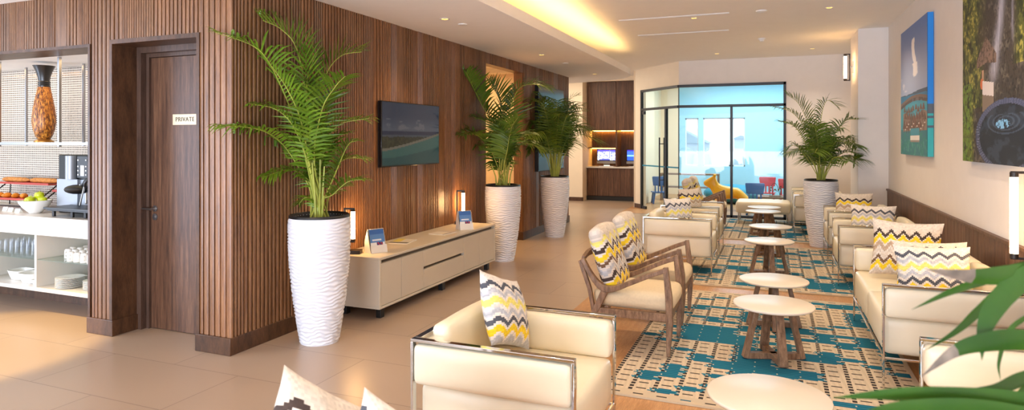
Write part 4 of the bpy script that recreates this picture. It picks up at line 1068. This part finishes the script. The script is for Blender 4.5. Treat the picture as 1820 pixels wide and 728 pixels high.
sconce('glowing tube wall light high on the side of the white column', (1.15, 11.5, 2.757), -PI / 2, .36)
sconce('large glowing tube wall light at the right edge, below the jungle picture', (XR, 5.09, 1.115), -PI / 2, .50)

# ================================================================== BUFFET
CF = 3.87; SOF = 2.375
one('ceiling_buffet', 'ceil', (-9.5, -5.0, YW + D, 4.75, SOF + .005, SOF + .05))
one('wall_buffet', 'wall_cream', (-9.5, -5.0, 4.6, 4.75, 0, SOF + .005), (-5.1, -5.02, YW + D, 4.6, 0, SOF + .005), (-9.6, -9.5, YW, 4.75, 0, SOF + .005))
structure(MB().box(-9.4, -5.1, 4.575, 4.60, .9, SOF).build('wall_mosaic', 'mosaic', smooth=0))
t = thing('buffet_counter', 'long white buffet counter with open shelves inside the lit recess', 'counter', (0, 0, 0))
MB().box(-9.4, -5.11, CF, 4.57, .72, .89).build('worktop', 'white_lacquer', t, bevel=.004)
MB().box(-9.4, -5.11, CF, 4.57, .20, .235).build('bottom_shelf', 'white_lacquer', t, bevel=.003)
for x in (-8.2, -7.28, -6.37, -5.46): MB().box(x - .014, x + .014, CF + .005, 4.53, .235, .72).build('divider', 'white_lacquer', t, bevel=.002)
MB().box(-9.4, -5.11, 4.53, 4.57, .235, .72).build('back_panel', 'white_lacquer', t)
for a, b in ((-8.186, -7.294), (-7.266, -6.384), (-6.356, -5.474)): MB().box(a, b, CF + .015, 4.52, .486, .494).build('glass_shelf', 'glass_shelf', t)
m = MB()
for x in (-6.8, -5.92): m.box(x - .006, x + .006, 4.515, 4.53, .235, .72)
m.build('shelf_standard', 'steel', t)
MB().box(-9.4, -5.11, 4.22, 4.5, 0, .20).build('plinth', 'dark_wood', t)
MB().tube(cr([(-5.72, 4.0, .2), (-5.68, 3.95, .10), (-5.58, 3.94, .06), (-5.50, 3.95, .09), (-5.44, 4.0, .2)], 8), .007, 8).build('cable', 'plastic_white', t)
# crockery
cup = MB().lathe([(.036, 0), (.038, .004), (.037, .03), (.034, .075), (.026, .088), (.02, .09)], 18); cup.tube(cr([(.035, 0, .022), (.056, 0, .03), (.06, 0, .05), (.034, 0, .066)], 4), .005, 6)
cup0 = None; r = random.Random(3)
for q, (ny, xs) in enumerate(((3.94, (-5.97, -5.88, -5.79, -5.70, -5.61)), (4.04, (-6.16, -6.06, -5.96, -5.86, -5.76, -5.66)), (4.14, (-6.24, -6.14, -6.04, -5.94, -5.84, -5.74, -5.64)), (4.24, (-6.2, -6.1, -6.0, -5.9, -5.8, -5.7)))):
    for x in xs:
        if cup0 is None: cup0 = tag(cup.build('coffee_cup', 'china'), 'white cup turned upside down on glass shelf under coffee machine', 'cup', 'white cups on the glass shelf'); o = cup0
        else: o = cup0.copy(); COL.objects.link(o)
        o.location = (x, ny, .495); o.scale = (.9, .9, .95); o.rotation_euler = (0, 0, r.uniform(-1.2, .2))
gl0 = None; gls = MB().lathe([(.024, 0), (.025, .004), (.031, .10), (.0315, .12), (.029, .12), (.023, .006), (.001, .005)], 16, cap=False)
M['tumbler'] = glass_mat('tumbler glass', (.975, .98, .985, 1))
for q in range(4):
    for k in range(9):
        x = -7.16 + .084 * k + .03 * (q % 2)
        if x > -6.42: continue
        if gl0 is None: gl0 = tag(gls.build('drinking_glass', 'tumbler'), 'clear drinking glass on the glass shelf left of the cups', 'glass', 'drinking glasses on the glass shelf'); o = gl0
        else: o = gl0.copy(); COL.objects.link(o)
        o.location = (x, 3.96 + .085 * q, .495)
pl = MB().lathe([(.06, 0), (.072, .004), (.105, .011), (.112, .014), (.112, .016), (.07, .008), (.001, .006)], 28, cap=False); pl0 = None
for (x, y, n, sc, l) in ((-6.075, 4.0, 8, 1.05, 'white plate in the big front stack on the bottom buffet shelf'), (-6.245, 4.16, 4, .9, 'white plate in the low stack beside the shelf divider'), (-5.79, 4.02, 7, .72, 'small white plate in the neat stack near the wooden pier'),
                         (-6.12, 4.38, 6, 1.05, 'white plate in the left stack at the back of bottom shelf'), (-5.84, 4.34, 8, 1.05, 'white plate in the right stack at the back of bottom shelf'), (-5.60, 4.0, 6, .72, 'small white plate in the last stack, half behind the pier')):
    for k in range(n):
        if pl0 is None: pl0 = tag(pl.build('dinner_plate', 'china'), l, 'plate', ''); o = pl0
        else: o = pl0.copy(); COL.objects.link(o)
        o['label'] = l; o['group'] = l.replace('white plate in', 'plates of').replace('small plates', 'small plates')
        o.location = (x, y, .2365 + k * .0115); o.scale = (sc, sc, 1)
def bowl(label, x, y, z, w, d, h, name='serving_bowl', grp=None):
    m = MB(); vs = []; fs = []; n = 28; prof = [(.62, 0), (.7, .02), (.86, .5), (1, 1), (.96, 1), (.8, .5), (.6, .12), (.02, .1)]
    for (q, hh) in prof:
        for k in range(n):
            a = 2 * PI * k / n; c, s_ = math.cos(a), math.sin(a); e = .55
            vs.append((math.copysign(abs(c) ** e, c) * w / 2 * q, math.copysign(abs(s_) ** e, s_) * d / 2 * q, hh * h))
    for i in range(len(prof) - 1):
        for k in range(n): k2 = (k + 1) % n; fs.append((i * n + k, i * n + k2, (i + 1) * n + k2, (i + 1) * n + k))
    o = m.add(vs, fs).build(name, 'china'); o.location = (x, y, z); return tag(o, label, 'bowl', grp)
bowl('rectangular white bowl on the bottom buffet shelf, farthest from the divider', -6.89, 4.06, .236, .22, .18, .09, grp='white bowls on the bottom shelf')
bowl('rectangular white bowl on the bottom buffet shelf, middle of three', -6.62, 4.0, .236, .22, .18, .095, grp='white bowls on the bottom shelf')
bowl('small white bowl tucked against the shelf divider', -6.425, 3.95, .236, .07, .14, .06, grp='white bowls on the bottom shelf')
# hanging glass shelf and vase
t = thing('display_shelf', 'hanging glass shelf with slim metal posts under the recess ceiling', 'shelf', (0, 0, 0))
MB().box(-8.0, -5.75, 3.96, 4.44, 1.565, 1.577).build('glass_shelf', 'glass_shelf', t)
m = MB()
for x in (-7.09, -6.19): m.box(x - .012, x + .012, 3.965, 3.99, 1.54, SOF)
for x in (-7.40, -6.49, -5.9): m.box(x - .01, x + .01, 4.40, 4.42, 1.54, SOF)
m.build('post', 'steel', t)
m = MB(); m.box(-8.0, -5.75, 3.955, 3.965, 1.555, 1.58); m.build('edge_rail', 'steel', t)
t = thing('vase', 'tall carved amber vase with black flared neck on the glass shelf', 'vase', (-6.77, 4.2, 1.578))
MB().lathe([(.085, 0), (.085, .012), (.06, .03), (.05, .035)], 28).build('foot', 'brass', t)
MB().lathe([(.05, .03), (.07, .06), (.092, .13), (.102, .20), (.1, .27), (.09, .35), (.076, .43), (.061, .51), (.053, .555)], 32).build('body', 'vase', t)
MB().lathe([(.053, .55), (.055, .565), (.05, .57), (.055, .585), (.05, .59), (.055, .605), (.049, .612), (.053, .65), (.068, .70), (.088, .75), (.097, .765), (.09, .765), (.045, .66)], 32, cap=False).build('neck', 'vase_black', t)
# coffee machine
t = thing('coffee_machine', 'large black and grey coffee machine at the pier end of the counter', 'coffee machine', (-6.0, 4.2, .89)); t_ = t
MB().box(-.52, .54, -.02, .30, .0, .57).build('housing', 'black_gloss', t, bevel=.008)
m = MB(); m.box(-.50, -.20, -.05, -.02, .04, .335); m.build('side_panel', 'machine_grey', t, bevel=.004)
MB().box(-.2, .54, -.026, -.02, .08, .33).build('back_plate', 'machine_grey', t)
m = MB(); m.box(-.30, .54, -.30, .0, .07, .09); m.box(-.28, .54, -.28, -.02, .055, .07)
for x in (-.24, .02, .2, .45): m.lathe([(.016, 0), (.016, .056)], 10, (x, -.24, 0))
m.build('drip_tray', 'black', t, bevel=.003)
m = MB(); m.box(-.19, -.04, -.06, -.02, .35, .56); m.box(.1, .3, -.06, -.02, .35, .56); cp = m.build('control_panel', 'black', t, bevel=.004)
m = MB()
for x in (-.17, -.06, .12, .2, .28):
    for z in (.38, .42, .46, .52): m.ell((x, -.062, z), (.009, .006, .009), 8, 5)
m.box(-.135, -.085, -.064, -.06, .37, .47); m.build('button', 'plastic_white', cp)
m = MB(); m.lathe([(.05, .335), (.05, .56)], 20, (-.30, -.04, 0)); m.build('bean_tube', 'machine_grey', t)
m = MB(); m.ell((-.06, -.14, .25), (.13, .10, .045), 18, 8); m.tube(cr([(-.0, -.14, .27), (.06, -.15, .33), (.1, -.12, .37)], 5), .014, 8); m.tube(cr([(.08, -.17, .27), (.12, -.18, .33), (.19, -.14, .38)], 5), .014, 8); m.build('spout_head', 'black', t)
m = MB(); m.tube([(-.01, -.15, .24), (-.01, -.15, .30)], .009, 8); m.tube([(.06, -.2, .11), (.09, -.18, .28)], .008, 8); m.tube([(-.1, -.03, .1), (-.1, -.03, .34)], .012, 8); m.build('steam_pipe', 'chrome', t)
# pastry racks, breads, fruit
def rack(label, x0, x1, yz):
    t = thing('pastry_stand', label, 'stand', (x0, 4.36, .898)); w = x1 - x0
    m = MB()
    for x in (.03, w - .03): m.tube([(x - .05, -.14, .02), (x + .02, .12, .26), (x + .02, .16, .26)], .007, 6); m.tube([(x, .13, 0), (x + .02, .13, .27)], .007, 6)
    m.tube([(.02, .14, .26), (w - .02, .14, .26)], .006, 6); m.tube([(.0, -.12, .02), (w - .06, -.12, .02)], .006, 6); m.build('wire_frame', 'black', t)
    for (dy, z) in yz:
        m = MB(); m.box(0, w, dy - .09, dy + .09, z, z + .008); m.box(0, w, dy - .095, dy - .088, z, z + .022); m.box(0, w, dy + .088, dy + .095, z, z + .022); m.build('tray', 'tray_red', t, bevel=.002)
rack('black pastry stand with red trays, left of the fruit bowl', -7.85, -6.94, ((-.10, .09), (.08, .235)))
rack('small black pastry stand with red tray, behind the fruit bowl', -6.91, -6.56, ((.1, .17),))
bread = MB(); P = cr([(-.27, 0, 0), (-.12, .006, .004), (.1, -.004, .003), (.27, 0, 0)], 5); nn = len(P)
vs = []; fs = []
for i, p in enumerate(P):
    f = i / (nn - 1); q = .042 * math.sqrt(max(.02, 1 - (2 * f - 1) ** 4)) * (1 + .08 * math.sin(f * 34))
    for k in range(10): a = 2 * PI * k / 10; vs.append((p.x, p.y + q * math.cos(a), .034 + .8 * q * math.sin(a)))
for i in range(nn - 1):
    for k in range(10): k2 = (k + 1) % 10; fs.append((i * 10 + k, i * 10 + k2, (i + 1) * 10 + k2, (i + 1) * 10 + k))
fs += [tuple(range(9, -1, -1)), tuple((nn - 1) * 10 + k for k in range(10))]; bread.add(vs, fs)
b0 = None
for x, y, l in ((-7.62, 4.44, 'long crusty loaf on the top tray, farthest from the coffee machine'), (-7.15, 4.44, 'long crusty loaf on the top tray, nearest to the coffee machine')):
    if b0 is None: b0 = bread.build('bread_loaf', 'bread'); o = b0
    else: o = b0.copy(); COL.objects.link(o)
    tag(o, l, 'bread', 'crusty loaves on the top tray'); o.scale = (.84, .84, .84); o.location = (x, y, .89 + .255)
roll_ = MB(); 
vs = []; fs = []
for i in range(13):
    f = i / 12; a = (f - .5) * 2.1; q = .034 * (1 - abs(2 * f - 1) ** 2) + .006 + .004 * math.sin(f * 38)
    c = Vector((.075 * math.sin(a), .05 * (1 - math.cos(a)), 0))
    for k in range(10): b = 2 * PI * k / 10; vs.append((c.x + q * .2 * math.sin(a) * math.cos(b), c.y + q * math.cos(b), .034 + .85 * q * math.sin(b)))
for i in range(12):
    for k in range(10): k2 = (k + 1) % 10; fs.append((i * 10 + k, i * 10 + k2, (i + 1) * 10 + k2, (i + 1) * 10 + k))
fs += [tuple(range(9, -1, -1)), tuple(120 + k for k in range(10))]; roll_.add(vs, fs); r0 = None
for k, (x, y, z, l) in enumerate([(-6.81, 4.385, .192, 'golden croissant on the small red tray behind fruit bowl, first of three'), (-6.74, 4.39, .183, 'golden croissant on the small red tray behind fruit bowl, middle one'), (-6.63, 4.38, .183, 'golden croissant on small red tray closest to the coffee machine')] + [(-7.72 + .135 * i, 4.2, .098, 'golden croissant lying in a row on the lower red tray') for i in range(5)]):
    if r0 is None: r0 = roll_.build('croissant', 'roll'); o = r0
    else: o = r0.copy(); COL.objects.link(o)
    tag(o, l, 'pastry', 'golden croissants on the buffet'); o.scale = (.85, .85, .85); o.location = (x, y + (.06 if k > 2 else .09), .89 + z + .008); o.rotation_euler = (0, 0, 1.2 + .2 * k if k < 3 else .4 * k)
m = MB().lathe([(.05, 0), (.055, .006), (.10, .05), (.135, .10), (.142, .125), (.137, .125), (.09, .05), (.001, .015)], 32, cap=False).build('fruit_bowl', 'china'); tag(m, 'round white bowl of green apples beside the coffee machine', 'bowl').location = (-6.69, 4.07, .891)
ap = MB().lathe([(.004, .006), (.02, .0), (.038, .02), (.043, .042), (.036, .066), (.016, .075), (.003, .068)], 18, cap=False); ap.tube([(0, 0, .066), (.004, 0, .085)], .003, 5)
a0 = None
for x, y, z, l in ((-.07, -.0, .09, 'green apple at the left rim of the white fruit bowl'), (.0, -.055, .09, 'green apple at the front of the white fruit bowl'), (.07, .02, .09, 'green apple against the coffee machine side of fruit bowl'), (.01, .03, .135, 'green apple heaped on top in the white fruit bowl')):
    if a0 is None: a0 = ap.build('apple', 'lime'); o = a0
    else: o = a0.copy(); COL.objects.link(o)
    tag(o, l, 'fruit', 'green apples in the bowl'); o.location = (-6.69 + x, 4.07 + y, .89 + z - .005)
tk = MB().prism([(-.02, 0), (.025, 0), (-.006, .04)], 'x', -.03, .03); k0 = None
for x, y, l in ((-7.16, 4.08, 'small white price card on buffet, farthest from fruit bowl'), (-7.04, 4.06, 'small white price card on the buffet, middle one'), (-6.88, 4.03, 'small white price card next to the fruit bowl')):
    if k0 is None: k0 = tk.build('price_card', 'paper', smooth=0); o = k0
    else: o = k0.copy(); COL.objects.link(o)
    tag(o, l, 'card', 'price cards on the buffet'); o.location = (x, y, .89); o.rotation_euler = (0, 0, .15)

# ================================================================== COMPUTER NICHE
NY = 16.8
t = thing('computer_counter', 'brown wood wall unit with lit shelf above the computer counter', 'cabinet', (0, 0, 0))
for k in range(5): MB().box(-4.69 + .3 * k, -4.69 + .3 * (k + 1) - .006, NY + .02, NY + .06, .12, .86).build('door', 'walnut', t, bevel=.002)
MB().box(-4.695, -3.22, NY + .06, 17.41, .0, .86).build('carcass', 'walnut', t)
MB().box(-4.70, -3.2, NY - .02, 17.40, .86, .895).build('countertop', 'white_lacquer', t, bevel=.004)
MB().box(-4.69, -3.22, 17.36, 17.40, .895, 1.86).build('back_panel', 'walnut', t)
MB().box(-4.69, -3.90, NY + .02, 17.36, 1.86, 3.155).build('upper_panel', 'walnut', t, bevel=.003)
MB().box(-3.89, -3.22, NY + .02, 17.36, 1.86, 3.155).build('upper_panel', 'walnut', t, bevel=.003)
MB().box(-4.69, -3.9, NY + .15, 17.36, 1.385, 1.41).build('shelf', 'walnut', t, bevel=.002)
MB().box(-3.92, -3.88, NY + .05, 17.36, .895, 1.86).build('partition', 'walnut', t)
MB().box(-4.68, -3.93, 17.30, 17.35, 1.845, 1.86).build('led_strip', 'led', t); MB().box(-4.68, -3.93, 17.30, 17.35, 1.37, 1.385).build('led_strip', 'led', t); MB().box(-3.87, -3.24, 17.30, 17.35, 1.845, 1.86).build('led_strip', 'led', t)
one('trim_3', 'black', (-4.695, -3.22, NY - .0, NY + .02, 0, .11))
def mon_a(U, V):
    c = np.zeros(U.shape + (3,)) + np.array((120, 128, 214)); n = fbm(U * 2, V * 2, 5, 4)
    c = lay(c, (232, 234, 246), sst(.4, .52, n)); c = lay(c, (86, 76, 196), (V > .86)); c = lay(c, (70, 76, 150), (V < .1) * (abs(U - .4) < .3)); c = lay(c, (110, 120, 180), (abs(U - .68) < .015) * (V > .2)); return c
def mon_b(U, V):
    c = np.zeros(U.shape + (3,)) + np.array((56, 96, 226)); c = lay(c, (120, 170, 240), (V < .55)); c = lay(c, (40, 80, 170), (V < .38)); c = lay(c, (60, 60, 110), (V < .28) * (U > .4)); c = lay(c, (60, 44, 170), (V > .9)); return c
for x, f, l in ((-4.23, mon_a, 'computer showing a pale page on the lit wooden counter'), (-3.42, mon_b, 'computer showing a blue landscape, partly cut by the wall edge')):
    t = thing('desktop_computer', l, 'computer', (x, 17.12, .8965), 0, 'computers in the lit niche')
    hs = MB().box(-.265, .265, -.01, .02, .115, .46).build('housing', 'black_gloss', t, bevel=.004)
    MB().box(-.265, .265, -.012, .02, .075, .14).build('chin', 'steel', t, bevel=.003)
    m = MB(); m.sweep([(0, .0, .09), (0, .04, .03), (0, .03, .004)], .17, .008, (1, 0, 0)); m.box(-.1, .1, -.09, .07, 0, .006); m.build('stand', 'steel', t)
    o = pic(.49, .28, 44, 26, f).build('screen', 'monitor', hs, smooth=0); o.location = (0, -.0125, .302)
    tag(MB().box(-.2, .2, -.06, .06, 0, .014).build('keyboard', 'plastic_white', bevel=.004), 'slim white keyboard before the ' + ('computer with a pale page' if x < -4 else 'computer with a blue landscape'), 'keyboard', 'white keyboards').location = (x + .05, 16.93, .897)

# ================================================================== KIDS ROOM
def kid_chair(label, loc, rz, mat, grp=None):
    """front towards -y"""
    t = thing('child_chair', label, 'chair', loc, rz, 'plastic child chairs')
    m = MB(); m.prism([(-.17, .46), (.17, .46), (.195, .67), (.18, .69), (-.18, .69), (-.195, .67)], 'y', .145, .175); m.build('backrest', mat, t, bevel=.012)
    for x in (-.12, -.04, .04, .12): MB().sweep([(x * .95, .155, .28), (x, .16, .47)], .032, .022, (1, 0, 0)).build('back_slat', mat, t, bevel=.004)
    MB().prism([(-.19, -.16), (.19, -.16), (.165, .17), (-.165, .17)], 'z', .27, .30).build('seat', mat, t, bevel=.01)
    for sx in (-1, 1):
        for sy in (-1, 1): MB().sweep([(sx * .165, sy * .15, 0), (sx * .13, sy * .12, .275)], [.04, .055], [.04, .055], (1, 0, 0)).build('leg', mat, t, bevel=.006)
kid_chair('blue plastic child chair with its back to us, beside yellow toy animal', (-.40, 14.75, .004), PI, 'blue')
kid_chair('red plastic child chair seen whole through the glass', (-.18, 17.3, .004), PI, 'red')
kid_chair('red plastic child chair partly hidden by the black glass frame', (.30, 16.6, .004), PI - .4, 'red')
kid_chair('blue plastic child chair behind the glass door', (-2.72, 16.5, .004), PI + .3, 'blue')
t = thing('play_table', 'low wooden play table among the child chairs', 'table', (.02, 15.9, .004))
MB().box(-.42, .36, -.3, .3, .28, .32).build('table_top', 'oak', t, bevel=.006)
for sx in (-.36, .30):
    for sy in (-.25, .25): MB().box(sx - .025, sx + .025, sy - .025, sy + .025, 0, .28).build('leg', 'oak', t, bevel=.003)
t = thing('bead_maze', 'wire bead maze toy standing on the low play table', 'toy', (.0, 15.8, .325))
MB().box(-.13, .13, -.08, .08, 0, .02).build('base', 'oak', t, bevel=.003)
m = MB(); m.tube(cr([(-.11, 0, .02), (-.1, 0, .2), (-.02, .02, .3), (.05, -.02, .22), (.1, 0, .02)], 6), .006, 6); m.tube(cr([(-.07, .05, .02), (-.02, .05, .16), (.05, .04, .12), (.12, .05, .24), (.1, .05, .02)], 6), .006, 6); m.build('wire', 'black', t)
m = MB()
for x, y, z in ((-.1, 0, .14), (-.09, 0, .2), (.07, -.01, .16), (.0, .05, .15), (.11, .05, .18)): m.ell((x, y, z), (.022, .022, .022), 10, 6)
m.build('bead', 'oak', t)
# shelf unit and pouf
t = thing('shelf_unit', 'low wooden shelf unit seen through the clear glass door side', 'shelf', (-2.1, 17.6, .004))
m = MB(); m.box(-.75, .75, -.15, .15, .68, .72); m.box(-.75, .75, -.15, .15, .34, .37); m.box(-.75, .75, -.15, .15, .0, .04); m.box(-.75, -.71, -.15, .15, .04, .68); m.box(.71, .75, -.15, .15, .04, .68); m.build('body', 'oak', t, bevel=.003)
tag(MB().ell((0, 0, .24), (.72, .5, .24), 32, 14).build('floor_pouf', 'teal', smooth=60), 'big teal floor pouf behind the yellow toy animal', 'pouf').location = (-1.0, 17.3, .004)
# yellow toy animal, one smooth body
def skin_body(name, mat, nodes, edges, sub=2):
    me = bpy.data.meshes.new(name); me.from_pydata([n[0] for n in nodes], edges, []); me.materials.append(M[mat])
    o = bpy.data.objects.new(name, me); COL.objects.link(o)
    md = o.modifiers.new('skin', 'SKIN'); md.use_smooth_shade = True
    for i, n in enumerate(nodes): me.skin_vertices[0].data[i].radius = (n[1], n[1]) if not isinstance(n[1], tuple) else n[1]
    me.skin_vertices[0].data[0].use_root = True
    s = o.modifiers.new('sub', 'SUBSURF'); s.levels = sub; s.render_levels = sub; return o
nodes = [((0, 0, .36), .135), ((.22, 0, .36), .15), ((.42, 0, .34), .125), ((-.20, 0, .38), .13), ((-.30, 0, .50), .09), ((-.34, 0, .62), .10), ((-.46, 0, .58), .085), ((-.55, 0, .55), .06),
         ((-.22, -.1, .24), .075), ((-.24, -.12, .1), .055), ((-.24, -.12, .03), .06), ((-.22, .1, .24), .075), ((-.24, .12, .1), .055), ((-.24, .12, .03), .06),
         ((.40, -.1, .22), .08), ((.42, -.12, .1), .055), ((.42, -.12, .03), .06), ((.40, .1, .22), .08), ((.42, .12, .1), .055), ((.42, .12, .03), .06),
         ((-.31, -.07, .72), .035), ((-.29, -.09, .79), .03), ((-.31, .07, .72), .035), ((-.29, .09, .79), .03)]
edges = [(0, 1), (1, 2), (0, 3), (3, 4), (4, 5), (5, 6), (6, 7), (3, 8), (8, 9), (9, 10), (3, 11), (11, 12), (12, 13), (2, 14), (14, 15), (15, 16), (2, 17), (17, 18), (18, 19), (5, 20), (20, 21), (5, 22), (22, 23)]
o = skin_body('toy_animal', 'yellow_toy', nodes, edges); tag(o, 'shiny yellow toy animal with small ears behind the glass', 'toy'); o.location = (-1.0, 15.6, .03)

# hazy trees and buildings beyond the far windows
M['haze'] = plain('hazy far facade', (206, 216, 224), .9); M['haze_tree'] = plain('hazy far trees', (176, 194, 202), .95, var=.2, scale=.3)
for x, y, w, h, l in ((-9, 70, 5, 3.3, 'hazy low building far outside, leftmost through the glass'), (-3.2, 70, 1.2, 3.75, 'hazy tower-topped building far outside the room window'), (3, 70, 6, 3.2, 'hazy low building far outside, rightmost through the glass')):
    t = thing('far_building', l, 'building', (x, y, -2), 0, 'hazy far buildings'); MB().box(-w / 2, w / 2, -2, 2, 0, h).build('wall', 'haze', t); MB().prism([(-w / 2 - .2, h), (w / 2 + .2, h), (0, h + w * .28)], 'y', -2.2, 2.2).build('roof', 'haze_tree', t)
m = MB(); r = random.Random(8)
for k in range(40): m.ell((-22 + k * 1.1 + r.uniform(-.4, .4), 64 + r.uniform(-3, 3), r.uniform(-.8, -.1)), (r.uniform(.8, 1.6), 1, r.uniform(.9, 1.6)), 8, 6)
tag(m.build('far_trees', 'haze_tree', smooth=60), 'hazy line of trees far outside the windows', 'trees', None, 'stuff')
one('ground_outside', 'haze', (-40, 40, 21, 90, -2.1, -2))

# ================================================================== LIGHTS
def area(name, loc, target, sx, sy, power, rgb, spread=None):
    l = bpy.data.lights.new(name, 'AREA'); l.shape = 'RECTANGLE'; l.size = sx; l.size_y = sy; l.energy = power; l.color = S(*rgb)[:3]
    if spread: l.spread = math.radians(spread)
    o = bpy.data.objects.new(name, l); COL.objects.link(o); o.location = loc
    o.rotation_euler = (Vector(target) - Vector(loc)).to_track_quat('-Z', 'Z').to_euler(); return o
def spot(name, loc, power, rgb, ang=130, blend=.8, target=None, rad=.05):
    l = bpy.data.lights.new(name, 'SPOT'); l.energy = power; l.color = S(*rgb)[:3]; l.spot_size = math.radians(ang); l.spot_blend = blend; l.shadow_soft_size = rad
    o = bpy.data.objects.new(name, l); COL.objects.link(o); o.location = loc
    if target: o.rotation_euler = (Vector(target) - Vector(loc)).to_track_quat('-Z', 'Y').to_euler()
    return o
WARM = (255, 212, 152); WARM2 = (255, 234, 206); COOL = (212, 228, 255)
area('window_daylight', (-1.5, -7.0, 1.6), (-1.0, 8, 1.6), 9.0, 2.8, 240, COOL)
area('ceiling_fill', (-1.5, -5.0, .3), (-1.5, 5, 3.6), 8.0, 1.6, 560, (226, 236, 255))  # added upward fill to brighten the ceiling, no terrace behind it
area('side_daylight', (-9.2, .6, 1.5), (0, 2.5, 1.6), 4.5, 2.2, 110, COOL)
area('side_bounce', (-9.2, .6, .5), (-3, 3.0, 2.9), 4.5, .8, 80, COOL)
def glow(loc, power):
    l = bpy.data.lights.new('tube_light', 'POINT'); l.energy = power; l.color = S(255, 190, 110)[:3]; l.shadow_soft_size = .03
    o = bpy.data.objects.new('tube_light', l); COL.objects.link(o); o.location = loc
glow((-3.575, 4.99, CT + .26), 3.2); glow((-3.575, 7.26, CT + .26), 3.2); glow((1.0, 11.5, 2.757), 4); glow((XR - .165, 5.09, 1.115), 3)
for x, y in LOWL + [(-3.1, 2.6), (-5.6, 2.2)]: spot('downlight_low', (x, y, LOW - .03), 44, WARM, 120, .9)
for x, y in HIL + [(-1.03, 5.2), (.63, 5.2), (-.2, 7.1), (-1.03, 1.6), (.63, 1.6)]: spot('downlight_high', (x, y, HIGH - .03), 62, WARM2, 125, .9)
area('cove_strip', (-2.56, 6.0, 2.90), (-2.45, 6.0, 3.3), .05, 12.0, 60, (255, 205, 130))
area('passage_light', (-5.2, 9.6, LOW - .02), (-5.2, 9.6, 0), 1.0, 1.6, 40, WARM)
area('corridor_light', (-5.4, 14.6, HIGH - .02), (-5.4, 14.6, 0), 2.5, 2.0, 70, WARM2)
area('kids_light', (-.6, 17.0, HIGH - .02), (-.6, 17.0, 0), 3.0, 3.6, 150, (235, 246, 255))
area('buffet_light', (-7.0, 4.2, SOF - .01), (-7.0, 4.2, 0), 3.2, .3, 8, WARM)
spot('floor_pool', (-5.9, 2.9, LOW - .03), 380, (255, 214, 130), 48, .35)

w = bpy.data.worlds.new('world'); SC.world = w; w.use_nodes = True; nt = w.node_tree; bg = nt.nodes['Background']
bg.inputs[0].default_value = S(226, 236, 250); bg.inputs[1].default_value = 1.5

# ================================================================== CAMERA AND VIEW
cam = bpy.data.cameras.new('camera'); cam.sensor_width = 36; cam.lens = F / 1820 * 36; cam.shift_x = 0; cam.shift_y = -(364 - HY) / 1820
cam.clip_start = .05; cam.clip_end = 300
cam.dof.use_dof = True; cam.dof.focus_distance = 6.2; cam.dof.aperture_fstop = cam.lens / 5.0
co = bpy.data.objects.new('camera', cam); COL.objects.link(co); co.location = (0, 0, H); co.rotation_euler = (PI / 2, 0, YAW); SC.camera = co
vs_ = SC.view_settings; SC.display_settings.display_device = 'sRGB'; vs_.view_transform = 'Standard'; vs_.look = 'None'; vs_.exposure = 0.52; vs_.gamma = 1.0; vs_.use_curve_mapping = False
SC.cycles.use_denoising = True; SC.cycles.max_bounces = 12; SC.cycles.diffuse_bounces = 8; SC.cycles.transparent_max_bounces = 24; SC.cycles.sample_clamp_indirect = 6; SC.cycles.caustics_reflective = False; SC.cycles.caustics_refractive = False
